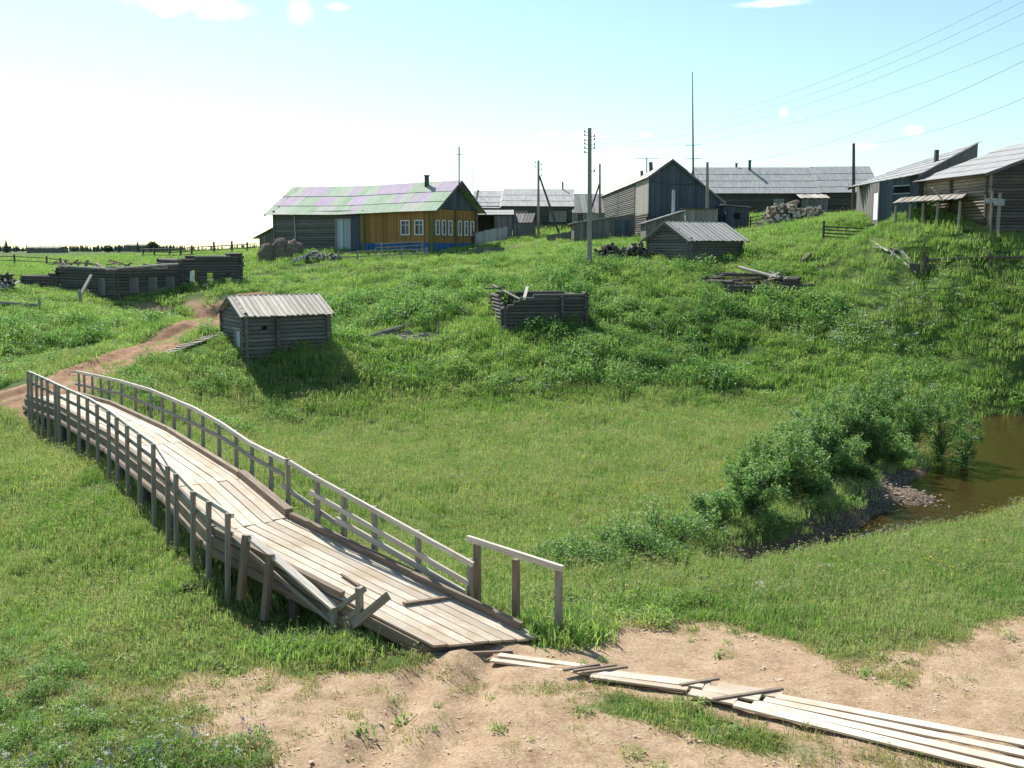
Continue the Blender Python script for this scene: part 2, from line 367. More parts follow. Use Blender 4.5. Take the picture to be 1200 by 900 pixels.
def height_base(X, Y):
    near = tps(X, Y)
    r = np.hypot(X, Y - 60)
    far = CZ - 1.2 - (r - 150) * .0035 + (X > 0) * 0 - sstep(1200, 3500, r) * 20
    w = sstep(110, 210, r) 
    h = near * (1 - w) + far * w
    # humps and tussocks of the hillside, finer lumps near by
    hill = sstep(52, 62, Y) * (1 - sstep(110, 160, Y))
    calm = 1 - .85 * np.exp(-((X - 32) / 12) ** 2 - ((Y - 74) / 6) ** 2)
    hill = hill * calm
    h += hill * (fbm(X, Y, 9, 4) - .5) * 1.1 + hill * (fbm(X + 5, Y, 2.6, 3) - .5) * .45 + (fbm(X + 50, Y, 3.5, 3) - .5) * .35 * (.35 + .65 * hill) * (Y < 400) + (fbm(X, Y + 33, 1.1, 3) - .5) * .10
    h -= .5 * np.exp(-((X + 13.2) / 3.6) ** 2 - ((Y - 54.6) / 2.2) ** 2)      # hollow round the bath house
    h -= 1.0 * np.exp(-((X + 27) / 6) ** 2 - ((Y - 59.5) / 2.4) ** 2)      # hollow in the left bank
    h -= 1.15 * np.exp(-((X + 25.5) / 8) ** 2 - ((Y - 77) / 2.8) ** 2)      # bank cut below the ruined building
    # earth trodden up to the near end of the deck
    A_, B_ = BP(-.15, 0), BP(1.0, BW); ex, ey = B_.x - A_.x, B_.y - A_.y; tt = np.clip(((X - A_.x) * ex + (Y - A_.y) * ey) / (ex * ex + ey * ey), 0, 1)
    da = np.hypot(X - A_.x - tt * ex, Y - A_.y - tt * ey); ze = A_.z + (B_.z - A_.z) * tt - .07 - .16 * da; h = np.where(da < 1.6, np.maximum(h, ze), h)
    # the stream
    dn = seg_dist(X, Y, STREAM, True); ins = inside(X, Y, STREAM); sd = np.where(ins, -dn, dn)
    wob = (fbm(X, Y, 2.2, 3) - .5) * .9
    sd = sd + wob
    carve = WATER_Z + np.where(sd < 0, np.maximum(-.55, sd * .35), sd * .85)
    h = np.where(sd < 2.5, np.minimum(h, carve), h)
    gb = pz(1062, 582); h = np.maximum(h, WATER_Z + .22 - .55 * np.hypot((X - gb[0]) / 1.5, (Y - gb[1]) / 2.4) ** 2 + (fbm(X, Y, .8, 3) - .5) * .15)
    return h
def _hit(px, py, y0=12, y1=200):
    """ground point under a pixel of the photograph"""
    d = ray(px, py); Yk = np.arange(y0, y1, .15); k = Yk / d.y; z = d.z * k + CZ; b = np.nonzero(z < height_base(d.x * k, Yk))[0]
    i = b[0] if len(b) else len(Yk) - 1
    return (d.x * k[i], Yk[i])
PATH_MAIN = [(RE[-1].x - .8, RE[-1].y - .4)] + [_hit(x, y) for x, y in ((105, 431), (150, 414), (200, 394), (240, 379), (262, 366), (300, 346), (345, 334), (400, 322), (470, 311), (560, 300), (610, 288), (650, 280))]
PATH_SIDE = [PATH_MAIN[0]] + [_hit(x, y) for x, y in ((30, 458), (0, 468), (-60, 480))]
def height(X, Y):
    X = np.asarray(X, float); Y = np.asarray(Y, float); h = height_base(X, Y)
    # cart track cut into the bank, with two wheel ruts
    dp = np.minimum(seg_dist(X, Y, PATH_MAIN[:7]), seg_dist(X, Y, PATH_SIDE))
    h -= (1 - sstep(.4, 1.8, dp)) * .22
    h += .05 * np.cos(dp * 5.2) * (1 - sstep(1.2, 2.2, dp))
    # earth scuffed bare in front of the bridge
    dn2 = seg_dist(X, Y, [(-1.0, 19), (-1.3, 17), (-1.8, 14.5), (-2, 11)])
    h += (fbm(X, Y, .45, 3) - .5) * .09 * (Y < 21) * (Y > 11) + (fbm(X, Y + 7, 1.6, 2) - .5) * .16 * (Y < 20) * (Y > 11)
    h -= .16 * np.exp(-((dn2 - .55) / .28) ** 2) * (Y < 19.6)
    return h
def gz(x, y): return float(height(np.array([x]), np.array([y]))[0])
def on(px, Y, dz=0):
    """point on the ground straight below the sight line column px at distance Y"""
    k = (px - 600) / 1200; x = k * Y
    for _ in range(4):
        z = gz(x, Y); fwd = Y * CP - (z - CZ) * SP; x = k * fwd
    return Vector((x, Y, gz(x, Y) + dz))

def axis(segs):
    a = [segs[0][0]]
    for x0, x1, st in segs:
        n = max(1, round((x1 - x0) / st)); a += list(np.linspace(x0, x1, n + 1)[1:])
    return np.array(a)
gx = axis([(-6000, -3000, 600), (-3000, -1000, 150), (-1000, -300, 40), (-300, -100, 8), (-100, -50, 1.2), (-50, -26, .5), (-26, 32, .22), (32, 60, .5), (60, 110, 1.2), (110, 300, 8), (300, 1000, 40), (1000, 3000, 150), (3000, 6000, 600)])
gy = axis([(-300, -60, 20), (-60, -10, 2.5), (-10, 10, .8), (10, 60, .2), (60, 90, .3), (90, 140, .7), (140, 320, 4), (320, 1000, 40), (1000, 3000, 150), (3000, 8000, 600)])
GX, GY = np.meshgrid(gx, gy)
GH = height(GX, GY)

# what grows or lies where (0..1 each), kept on the ground mesh
def masks(X, Y):
    n1 = fbm(X, Y, 3.0, 4); n2 = fbm(X + 80, Y + 20, 1.2, 3); n3 = fbm(X + 10, Y - 60, 8, 3)
    # bare earth on the near bank: bounded by a wavy line
    edge = 20.6 + .02 * X - sstep(2, -3, X) * 1.2 + sstep(1.5, 14, X) * -.1
    front = sstep(1.5, -1.3, Y - edge + (n1 - .5) * 3.6)
    left = sstep(-4.0, -7.5, X + (n1 - .5) * 4)                     # left part is half grown over
    dirt = front * (1 - left * (.62 + .42 * sstep(.35, .6, n2))) * (1 - .75 * sstep(.56, .68, n1) * sstep(14, 20, Y)) * (.72 + .5 * n1)
    dirt *= 1 - .75 * sstep(15.9, 15.0, Y + (n2 - .5) * 1.5) * sstep(-3.0, -4.2, X)
    # tuft strip left of the boardwalk
    ds = seg_dist(X, Y, [(-.9, 18.1), (.1, 17.6), (1.4, 17.1), (2.6, 16.5), (3.6, 15.7), (5.2, 15.0), (7.5, 14.2)])
    dirt *= 1 - (.45 + .5 * sstep(.35, .6, n1)) * (1 - sstep(.15, .95, ds + (n2 - .5) * .6))
    ds2 = seg_dist(X, Y, [(-7.5, 19.3), (-3.6, 19.6), (-2.3, 19.2)])
    dirt *= 1 - (1 - sstep(.5, 1.3, ds2 + (n2 - .5) * .9))
    dp = np.minimum(seg_dist(X, Y, PATH_MAIN[:7]), seg_dist(X, Y, PATH_SIDE)) + (n2 - .5) * .9
    road = (1 - sstep(1.15, 2.1, dp)) * (1 - .55 * np.exp(-(dp / .28) ** 2) * (n1 > .45))
    dfaint = seg_dist(X, Y, PATH_MAIN[6:]) + (n2 - .5) * 1.6
    faint = (1 - sstep(.4, 1.6, dfaint)) * .30 * (.6 + .8 * n1)
    # trodden slope under the ruined house
    u0 = at(200, 370, 75); scr = np.exp(-(((X - u0.x) / 4.8) ** 2 + ((Y - 76.5) / 3.6) ** 2)) * 1.1 * (.55 + .75 * n1)
    # shingle bank by the stream
    g0 = pz(1065, 580); gr = sstep(1.5, .6, np.hypot((X - g0[0]) / 1.3, (Y - g0[1]) / 2.2) + (n2 - .5) * .6)
    ins = inside(X, Y, STREAM); dn = seg_dist(X, Y, STREAM, True)
    shore = np.where(ins, 1, 1 - sstep(.15, 1.1, dn + (n2 - .5) * .6))
    mowed = sstep(61, 57, Y) * sstep(20.5, 22.5, Y)
    return dict(dirt=np.clip(np.maximum(dirt, np.maximum(road, np.maximum(faint, scr * sstep(.3, .6, n2)))), 0, 1), road=np.clip(np.maximum(road, scr), 0, 1), shore=np.clip(np.maximum(gr, shore), 0, 1), mowed=mowed, n3=n3, n1=n1, n2=n2)
mk = masks(GX, GY)
ny, nx = GX.shape
idx = np.arange(nx * ny).reshape(ny, nx)
quads = np.stack([idx[:-1, :-1], idx[:-1, 1:], idx[1:, 1:], idx[1:, :-1]], -1).reshape(-1, 4)
me = bpy.data.meshes.new('ground')
me.vertices.add(nx * ny); me.vertices.foreach_set('co', np.stack([GX, GY, GH], -1).ravel().astype(np.float32))
me.loops.add(quads.size); me.loops.foreach_set('vertex_index', quads.ravel().astype(np.int32))
me.polygons.add(len(quads)); me.polygons.foreach_set('loop_start', (np.arange(len(quads)) * 4).astype(np.int32))
me.update(calc_edges=True); me.polygons.foreach_set('use_smooth', [True] * len(quads))
ca = me.attributes.new('cover', 'FLOAT_COLOR', 'POINT')
ca.data.foreach_set('color', np.stack([mk['dirt'], mk['road'], mk['shore'], mk['mowed']], -1).ravel().astype(np.float32))
ground = bpy.data.objects.new('ground', me); COL.objects.link(ground); tag(ground, kind='structure')

m = new_mat('ground'); t = NT(m)
pos = t.n('ShaderNodeNewGeometry').outputs['Position']
cov = t.attr('cover'); sep = t.n('ShaderNodeSeparateColor'); t.l(cov.outputs['Color'], sep.inputs[0])
nA, nB, nC = t.noise(pos, .25, 5), t.noise(pos, 2.2, 6, .7), t.noise(pos, 18, 5, .7)
g1 = t.ramp(nB, [(.3, (.045, .078, .026)), (.55, (.078, .125, .038)), (.75, (.14, .15, .065))])
g2 = t.ramp(nA, [(.35, (.75, .85, .7)), (.65, (1.25, 1.15, .9))])
grass = t.mix(1.0, g1, g2, 'MULTIPLY')
d1 = t.ramp(nB, [(.25, (.24, .16, .10)), (.45, (.385, .275, .18)), (.75, (.50, .385, .265))])
d2 = t.ramp(nC, [(.3, (.55, .54, .52)), (.6, (1.05, 1.03, 1.0))])
dirt = t.mix(1.0, d1, d2, 'MULTIPLY')
red = t.mix(1.0, t.ramp(nB, [(.3, (.21, .115, .065)), (.6, (.38, .235, .145))]), d2, 'MULTIPLY')
dirt = t.mix(sep.outputs[1], dirt, red)
vor = t.n('ShaderNodeTexVoronoi'); vor.inputs['Scale'].default_value = 11; t.l(pos, vor.inputs['Vector'])
wz = t.n('ShaderNodeSeparateXYZ'); t.l(pos, wz.inputs[0]); wet = t.ramp(t.math('ADD', wz.outputs[2], -WATER_Z + .5), [(.38, (.22, .2, .17)), (.56, (1, 1, 1))])
shore = t.mix(1.0, t.ramp(nC, [(.3, (.10, .07, .045)), (.7, (.34, .27, .19))]), t.ramp(vor.outputs['Distance'], [(.1, (1.2,) * 3), (.6, (.4,) * 3)]), 'MULTIPLY')
shore = t.mix(1.0, shore, wet, 'MULTIPLY')
k = t.math('ADD', sep.outputs[0], t.math('MULTIPLY', t.math('SUBTRACT', nC, .5), .5))
k = t.ramp(k, [(.20, (0, 0, 0)), (.46, (1, 1, 1))])
c = t.mix(k, grass, dirt)
c = t.mix(t.ramp(sep.outputs[2], [(.4, (0, 0, 0)), (.6, (1, 1, 1))]), c, shore)
hb = t.math('ADD', nB, t.math('MULTIPLY', nC, .6))
t.bsdf(c, .95, hb, .55, .06, .1); ground.data.materials.append(m)

# ------------------------------------------------------------------ the water
me = bpy.data.meshes.new('stream_water')
X0, X1, Y0, Y1 = pz(800, 700)[0], 120, 22, 75
me.from_pydata([(X0, Y0, WATER_Z), (X1, Y0, WATER_Z), (X1, Y1, WATER_Z), (X0, Y1, WATER_Z)], [], [(0, 1, 2, 3)])
water = bpy.data.objects.new('stream_water', me); COL.objects.link(water); tag(water, kind='structure')
m = new_mat('stream_water'); t = NT(m)
pos = t.n('ShaderNodeNewGeometry').outputs['Position']
mp = t.n('ShaderNodeMapping'); mp.inputs['Scale'].default_value = (1, .6, 1); t.l(pos, mp.inputs['Vector'])
w1 = t.noise(mp.outputs[0], 2.2, 4, .6); w2 = t.noise(mp.outputs[0], 9, 3, .6)
hh = t.math('ADD', w1, t.math('MULTIPLY', w2, .25))
b = t.n('ShaderNodeBsdfPrincipled'); o = t.n('ShaderNodeOutputMaterial')
b.inputs['Base Color'].default_value = (.27, .17, .055, 1); b.inputs['Roughness'].default_value = .03
b.inputs['Transmission Weight'].default_value = .85; b.inputs['IOR'].default_value = 1.33
q = t.n('ShaderNodeBump'); q.inputs['Strength'].default_value = .55; q.inputs['Distance'].default_value = .06; t.l(hh, q.inputs['Height']); t.l(q.outputs[0], b.inputs['Normal'])
t.l(b.outputs[0], o.inputs['Surface']); water.data.materials.append(m)

# ================================================================== THE FOOTBRIDGE
rb = random.Random(3)
bridge = empty('footbridge', BP(0, BW / 2), 'long weathered timber footbridge with crooked post-and-rail sides leading across the meadow', 'bridge')
bo = bridge.location.copy()
def bb(mbx, name, mat): o = mbx.build(name, mat, bridge, origin=bo); return o
NB = 8
secs = [(0, cum[1] - .02), (cum[1] + .02, cum[2] - .5), (cum[2] - .46, cum[3] - 2), (cum[3] - 1.96, cum[3] + 3.2), (cum[3] + 3.24, cum[4] + 1.0), (cum[4] + 1.04, cum[5])]
for k, (s0, s1) in enumerate(secs):
    mb = MB(); mb.rng = random.Random(50 + k); st = 1 if s1 - s0 > 3 else 1
    for j in range(NB):
        w = BW / NB; o = (j + .5) * w
        a = s0 + (rb.uniform(-.04, .04) if k else -.18 + (1 - (j + .5) / NB) * .10 + rb.uniform(-.05, .1)) 
        if k == 0: a = -.12 + (o / BW) * 1.15 + rb.uniform(-.03, .03)      # the near end is cut askew
        b = s1 + rb.uniform(-.03, .01)
        cuts = [a] + [c for c in cum[1:-1] if a + .3 < c < b - .3] + [b]
        if rb.random() < .5 and b - a > 5: cuts = sorted(cuts + [rb.uniform(a + 1.5, b - 1.5)])
        dz = rb.uniform(-.006, .01); r = rb.random()
        for c0, c1 in zip(cuts[:-1], cuts[1:]):
            rr = min(1, max(0, r + rb.uniform(-.2, .2)))
            mb.beam(BP(c0, o, -.025 + dz), BP(c1, o, -.025 + dz), w - rb.uniform(.014, .032), .05, r=rr, sk0=(.56 if k == 0 and c0 == a else 0))
    bb(mb, 'deck_section', M['deck_wood'])
# wheel guards along both edges
def kerb(s0, s1, o, h=.14, w=.14):
    mb = MB(); n = max(1, int((s1 - s0) / 2.5)); 
    ss = sorted(set([s0, s1] + [c for c in cum[1:-1] if s0 < c < s1]))
    for a, b in zip(ss[:-1], ss[1:]): mb.beam(BP(a, o, h / 2 + .002), BP(b, o, h / 2 + .002), w, h)
    bb(mb, 'kerb_beam', M['brown_wood'])
kerb(.35, 3.3, .09); kerb(3.32, cum[1] - .05, .06, .14); kerb(cum[1] + .06, cum[2] - .3, .05, .2, .2); kerb(cum[2] - .25, cum[3], .09); kerb(cum[3] + .03, cum[4], .09); kerb(cum[4] + .03, cum[5], .09)
kerb(3.4, cum[1], BW - .06, .13); kerb(cum[1] + .06, cum[2], BW - .08); kerb(cum[2] + .03, cum[3], BW - .08); kerb(cum[3] + .03, cum[4], BW - .08); kerb(cum[4] + .03, cum[5], BW - .08)
# stringer logs, cross beams, piles
for o in (.12, .7, 1.35, BW - .1, BW + .02):
    mb = MB(); 
    for a, b in zip(RE[:-1], RE[1:]):
        i = RE.index(a); s0, s1 = cum[i], cum[i + 1]
        lo_ = -.24 if o > BW else 0; mb.cyl(BP(s0 - (.1 if i else -.25 - o * .56 - (1.6 if lo_ else 0)), o, -.19 + lo_ if i else -.20 + lo_), BP(s1 + .1, o, -.19 + lo_), .13, .12, 10)
    bb(mb, 'stringer_log', M['brown_wood'])
mb = MB()
for a, b in zip([1.35] + cum[1:-1], cum[1:]):
    mb.beam(BP(a, BW + .03, -.17), BP(b, BW + .03, -.17), .05, .24)
bb(mb, 'side_board', M['brown_wood'])
s = 1.7; 
while s < cum[-1]:
    mb = MB(); mb.cyl(BP(s, -.2, -.44), BP(s, BW + .12, -.44), .12, .11, 9)
    bb(mb, 'cross_beam', [M['brown_wood'], M['ash_end']])
    for o in (.15, BW * .5, BW - .05):
        p = BP(s, o, -.5); g = gz(p.x, p.y)
        if p.z - g > .25:
            mb = MB(); mb.cyl((p.x, p.y, g - .4), (p.x, p.y, p.z - .02), .13, .11, 9); bb(mb, 'pile', M['dark_log'])
    s += 3.1
# railings ------------------------------------------------
RL = side_line(-.16); LL = side_line(BW + .16)
def rail(pts, line, w=.05, h=.12, mat='pale_wood', name='handrail', joints=()):
    P = [onwall(x, y, line) for x, y in pts]; mb = MB(); r = rb.random()
    for a, b in zip(P[:-1], P[1:]):
        d = (b - a).normalized(); mb.beam(a - d * .03, b + d * .03, w, h, r=min(1, max(0, r + rb.uniform(-.15, .15))))
    bb(mb, name, M[mat]); return P
def interp(P, px):
    # point of the polyline P at the sight column px
    for a, b in zip(P[:-1], P[1:]):
        fa = a.x / ((a.y) * CP - (a.z - CZ) * SP); fb = b.x / (b.y * CP - (b.z - CZ) * SP); k = (px - 600) / 1200
        if (fa - k) * (fb - k) <= 0 and abs(fb - fa) > 1e-9:
            return a.lerp(b, (k - fa) / (fb - fa))
    return P[0].copy() if abs(P[0].x) > abs(P[-1].x) and px < 300 else P[-1].copy()
def post(top, out, lean, low, w=.11, mat='grey_wood', below=None):
    t0 = top + out * .075; t0.z += .05
    b0 = Vector((t0.x, t0.y, 0)) - out * lean
    b0.z = gz(b0.x, b0.y) - .25 if below is None else top.z - below
    mb = MB(); mb.beam(b0, t0, w, w * .95, up=out, taper=1, jit=.004); bb(mb, 'railing_post', M[mat])
# far right side, top and middle rail
TR = rail([(89, 435.5), (138, 446), (176, 457), (202, 468), (228, 479), (260, 497), (292, 519), (334, 540)], RL, h=.11, w=.07)
rail([(89, 450), (140, 461), (174, 474), (200, 484), (228, 497), (262, 514), (292, 534), (332, 556)], RL, h=.10, name='middle_rail', mat='grey_wood')
for px in (90, 97, 107, 117, 126, 140, 157, 174, 188, 201, 219, 235, 254, 274, 292, 315, 334): post(interp(TR, px), LN[2] * -1, .02, 0, below=1.15, w=.10)
NR = rail([(340, 542), (368, 559), (553, 661)], RL, h=.11, w=.07)
rail([(364, 577), (548, 683)], RL, name='middle_rail'); rail([(331, 569), (396, 614)], RL, name='middle_rail', mat='grey_wood', w=.04)
rail([(395, 609), (543, 694)], RL, w=.06, h=.14, name='middle_rail')
for px in (369, 403, 441, 492, 549): post(interp(NR, px), LN[0] * -1, .02, 0, below=1.15)
ER = rail([(549, 631), (658, 666)], side_line(-.34), h=.12, w=.09)
for px, mt in ((557, 'brown_wood'), (604, 'brown_wood'), (653, 'grey_wood')):
    p = interp(ER, px); p.z -= .04 if px != 604 else .2; post(p, LN[0] * -1, .0, 0, w=.13, mat=mt)
# left side
TL = rail([(34, 436), (50, 443), (69, 452), (82, 458), (105, 468), (130, 483), (152, 500), (183, 522), (199, 547), (208, 555), (230, 578), (272, 604)], LL, h=.10, w=.07)
MLp = [p - Vector((0, 0, .42)) for p in TL]; mb = MB()
for a, b in zip(MLp[:-1], MLp[1:]): mb.beam(a, b, .04, .10)
bb(mb, 'middle_rail', M['grey_wood'])
for px in (35, 39, 45, 51, 58, 67, 71, 82, 95, 105, 117, 130, 140, 152, 167, 183, 200, 210, 230, 249, 271): post(interp(TL, px), LN[2], -.08, 0, w=.105)
NL = rail([(291, 628), (320, 651), (391, 712)], LL, w=.20, h=.05)
mb = MB(); q = [p - Vector((0, 0, .35)) for p in NL]; mb.beam(interp(TL, 265) - Vector((0, 0, .5)), q[-1], .04, .09); bb(mb, 'middle_rail', M['grey_wood'])
for px in (292, 320): post(interp(NL, px), LN[0], -.22, 0, w=.14, mat='brown_wood', below=1.35)
# broken end of the left side: three boards nailed to a short post
e0 = NL[-1]; ep = onwall(421, 693, side_line(BW + .0)); fwd = (RE[0] - RE[1]).normalized(); fwd.z = 0
mb = MB(); mb.beam(Vector((e0.x, e0.y, e0.z - .95)), e0 + Vector((0, 0, .02)), .13, .13, up=LN[0]); bb(mb, 'railing_post', M['grey_wood'])
pb = Vector((ep.x, ep.y, ep.z)); mb = MB(); mb.beam(pb - Vector((0, 0, .72)), pb + Vector((0, 0, .08)), .12, .12, up=LN[0]); bb(mb, 'railing_post', M['grey_wood'])
for (x0, y0, x1, y1, wd) in ((384, 722, 428, 690, .11), (386, 738, 420, 716, .15), (386, 755, 455, 698, .17)):
    a = onwall(x0, y0, side_line(BW + .12)); b = onwall(x1, y1, side_line(BW + .02)); mb = MB(); mb.beam(a, b, .05, wd, up=(0, 0, 1)); bb(mb, 'end_board', M['grey_wood'])
# near sill and far sill
mb = MB(); mb.cyl(BP(.15, -.2, -.21), BP(1.35, BW + .05, -.21), .13, .12, 9); bb(mb, 'sill_log', M['brown_wood'])

# loose sticks on the deck
def loose(name, a, b, w, h, mat, label, cat='plank', group=None, cyl=False):
    c = (a + b) / 2; mb = MB()
    if cyl: mb.cyl(a, b, w / 2, h / 2, 9, endmi=1)
    else: mb.beam(a, b, w, h, jit=.003)
    return tag(mb.build(name, [M[mat], M['ash_end']], origin=c), label, cat, group)
    
def loose_at(*a, **k):
    o = loose(*a, **k); cc = (Vector(a[1]) + Vector(a[2])) / 2; o.location = cc; return o
def deck_pt(px, py, dz=0):
    d = ray(px, py)
    # plane of the near section
    n_ = (RE[1] - RE[0]).cross(LN[0]); k = (RE[0] - Vector((0, 0, CZ))).dot(n_) / d.dot(n_)
    p = d * k; p.z += CZ + dz; return p
loose_at('batten', deck_pt(473, 709, .03), deck_pt(549, 698, .03), .10, .05, 'brown_wood', 'brown batten lying across the deck at the near end of the footbridge', 'plank')
loose_at('batten', deck_pt(400, 674, .02), deck_pt(421, 688, .02), .05, .035, 'brown_wood', 'thin brown stick lying on the deck beside the broken left railing', 'plank')
loose_at('batten', deck_pt(576, 716, .025), deck_pt(589, 724, .025), .08, .05, 'brown_wood', 'short wood offcut on the deck beside the right kerb of the bridge', 'plank')
GB = 1.17
loose_at('plank', atz(505, 767, gz(-1.5, 18.9) + .03), atz(600, 763, gz(0, 19) + .04), .07, .04, 'brown_wood', 'thin stick lying on the bare earth along the foot of the bridge', 'plank')
loose_at('log', Vector((on(246, 22.6).x, 22.6, gz(on(246, 22.6).x, 22.6) - .1)), at(214, 688, 22.4), .17, .16, 'dark_log', 'thin dark log leaning out of the grass under the left side of the bridge', 'log', cyl=True)

# ================================================================== BOARDWALK laid over the bare earth
def gpt(px, py, dz=0):
    """where the sight line meets the ground"""
    d = ray(px, py); a, b = 9.0, 160.0
    for n_ in (500, 40, 40):
        Yk = np.linspace(a, b, n_); kk = Yk / d.y; hit = np.nonzero(d.z * kk + CZ < height(d.x * kk, Yk))[0]
        i = max(1, int(hit[0])) if len(hit) else n_ - 1; a, b = float(Yk[i - 1]), float(Yk[i])
    k = b / d.y; return Vector((d.x * k, b, d.z * k + CZ + dz))
def walk(label, quad, nb, battens, jag=.0, seed=1):
    """quad: far-left, far-right (top edge), near-right, near-left pixels of the lying boards"""
    rr = random.Random(seed); A, B, C, D = [gpt(x, y, .085) for x, y in quad]
    o = (A + B + C + D) / 4; e = empty('boardwalk_section', o, label, 'boardwalk', 'sections of the boardwalk')
    for j in range(nb):
        t0 = (j + .5) / nb; a = A.lerp(D, t0); b = B.lerp(C, t0); w = (A - D).length / nb * .5 + (B - C).length / nb * .5
        d = (b - a).normalized(); a = a + d * rr.uniform(-jag, jag); b = b + d * rr.uniform(-jag, jag)
        n = max(1, int((b - a).length / 1.2)); mb = MB(); r = rr.random()
        w = abs((D - A).cross(d).length) / nb if True else w
        dz = Vector((0, 0, rr.uniform(0, .02)))
        mb.beam(a + dz, b + dz, w * rr.uniform(.94, 1.0), .04, r=r, jit=.004)
        x = mb.build('board', M['deck_wood'], e, origin=o)
    for (x0, y0, x1, y1) in battens:
        mb = MB(); mb.beam(gpt(x0, y0, .13), gpt(x1, y1, .13), .07, .04); mb.build('batten', M['brown_wood'], e, origin=o)
walk('longest boardwalk section of four pale boards running out of the photo at bottom right', [(925, 822), (1290, 888), (1290, 946), (848, 832)], 4, [], .12, 1)
walk('short boardwalk section with a dark batten across its right end, just before the longest section', [(845, 806), (925, 818), (852, 831), (800, 819)], 3, [(836, 828, 917, 815)], .05, 2)
walk('pale boardwalk section between the slatted strip and the batten-ended short section', [(712, 791), (842, 806), (800, 815), (688, 799)], 3, [(797, 811, 842, 803)], .05, 4)
walk('first narrow boardwalk section beside the foot of the bridge with three thin slats', [(590, 770), (716, 787), (702, 799), (572, 781)], 2, [(660, 793, 702, 786), (672, 794, 722, 787), (684, 796, 735, 789)], .05, 7)

# ================================================================== BUILDINGS
M['olive'] = wood('olive', (.20, .21, .07), (.12, .13, .04))
FOOT = []
def ivals(ok, ts):
    r = []; st = None
    for t_, k in zip(ts, ok):
        if k and st is None: st = t_
        if not k and st is not None: r.append((st, t_)); st = None
    if st is not None: r.append((st, ts[-1]))
    return r
def prof(tops, t_):
    for (a, ha), (b, hb) in zip(tops[:-1], tops[1:]):
        if a <= t_ <= b: return ha + (hb - ha) * (t_ - a) / max(1e-6, b - a)
    return tops[0][1] if t_ < tops[0][0] else tops[-1][1]
def log_wall(mb, p0, p1, tops, d=.23, ext=.22, ops=(), z0=0, rough=0, shift=0):
    """horizontal logs from p0 to p1 (both at the wall foot), up to the profile tops=[(t, height)]"""
    p0, p1 = Vector(p0), Vector(p1); u = p1 - p0; ln = u.length; u.normalize(); g = mb.rng
    z = z0 + d / 2 + shift; top = max(h for _, h in tops); n = int(ln / .1) + 2; ts = [ln * i / (n - 1) for i in range(n)]
    while z < top:
        ok = [prof(tops, t_) > z and not any(a < t_ < b and za < z < zb for a, b, za, zb in ops) for t_ in ts]
        full = [prof(tops, t_) > z + .05 for t_ in ts]
        for a, b in ivals(ok, ts):
            if b - a < .12: continue
            e0 = ext if a < .05 else 0; e1 = ext if b > ln - .12 else 0
            if rough: e0 += g.uniform(-rough, rough) * (a < .05); e1 += g.uniform(-rough, rough) * (b > ln - .12)
            q0 = p0 + u * (a - e0); q1 = p0 + u * (min(b, ln) + e1)
            q0 = q0 + Vector((0, 0, z)); q1 = q1 + Vector((0, 0, z + g.uniform(-.012, .012)))
            rr_ = g.uniform(.90, 1.06); mb.cyl(q0 + Vector((0, 0, g.uniform(-.012, .012))), q1, d * .53 * rr_, d * .50 * rr_, 8, endmi=None)
        z += d * .97
def board_wall(mb, p0, p1, tops, z0=0, w=.17, th=.03, ops=(), jag=0):
    p0, p1 = Vector(p0), Vector(p1); u = p1 - p0; ln = u.length; u.normalize(); n = max(1, round(ln / w)); w = ln / n; g = mb.rng
    nrm = Vector((u.y, -u.x, 0))
    for i in range(n):
        c = (i + .5) * w; h = prof(tops, c) - g.uniform(0, jag); r = g.random()
        segs = [(z0, h)]
        for a, b, za, zb in ops:
            if a < c < b: segs = [s_ for x, y in segs for s_ in ((x, min(y, za)), (max(x, zb), y)) if s_[1] - s_[0] > .02]
        off = nrm * g.uniform(-.004, .008)
        for x, y in segs: mb.beam(p0 + u * c + off + Vector((0, 0, x)), p0 + u * c + off + Vector((0, 0, y)), w * .96, th, up=nrm, r=r)
def plain_wall(mb, p0, p1, z0, z1, th=.04, off=0):
    p0, p1 = Vector(p0), Vector(p1); u = (p1 - p0).normalized(); nrm = Vector((u.y, -u.x, 0)); c = Vector((0, 0, (z0 + z1) / 2))
    mb.beam(p0 + c + nrm * off, p1 + c + nrm * off, th, z1 - z0)
def roof_plane(mb, A, B, Cc, D, kind='sheet', w=1.1, l=1.75, th=.04, jag=0, rf=None):
    """A-B along the eave, D-C along the ridge (A under D, B under C)"""
    A, B, Cc, D = map(Vector, (A, B, Cc, D)); g = mb.rng; n_ = (B - A).cross(D - A).normalized()
    if n_.z < 0: n_ = -n_
    L_ = (B - A).length; S = (D - A).length
    if kind == 'sheet':
        nc = max(1, round(L_ / w)); nr = max(1, round(S / l))
        for i in range(nc):
            for j in range(nr):
                t_ = (i + .5) / nc; a = A.lerp(B, t_); b = D.lerp(Cc, t_); p = a.lerp(b, j / nr - (.03 if j else 0)); q = a.lerp(b, (j + 1) / nr)
                p = p + n_ * (th * .9 + g.uniform(0, .012)); q = q + n_ * g.uniform(0, .012)
                mb.beam(p, q, L_ / nc * .995 + .01, th, up=n_, r=(rf(i, j, g) if rf else g.random()))
    else:
        nc = max(1, round(L_ / w))
        for i in range(nc):
            t_ = (i + .5) / nc; a = A.lerp(B, t_); b = D.lerp(Cc, t_); d = (b - a).normalized(); k = n_ * ((.035 if i % 2 else 0) + g.uniform(0, .008))
            mb.beam(a + k - d * g.uniform(-jag, jag), b + k + d * .05, L_ / nc * (.82 if i % 2 else 1.1), .03, up=n_)
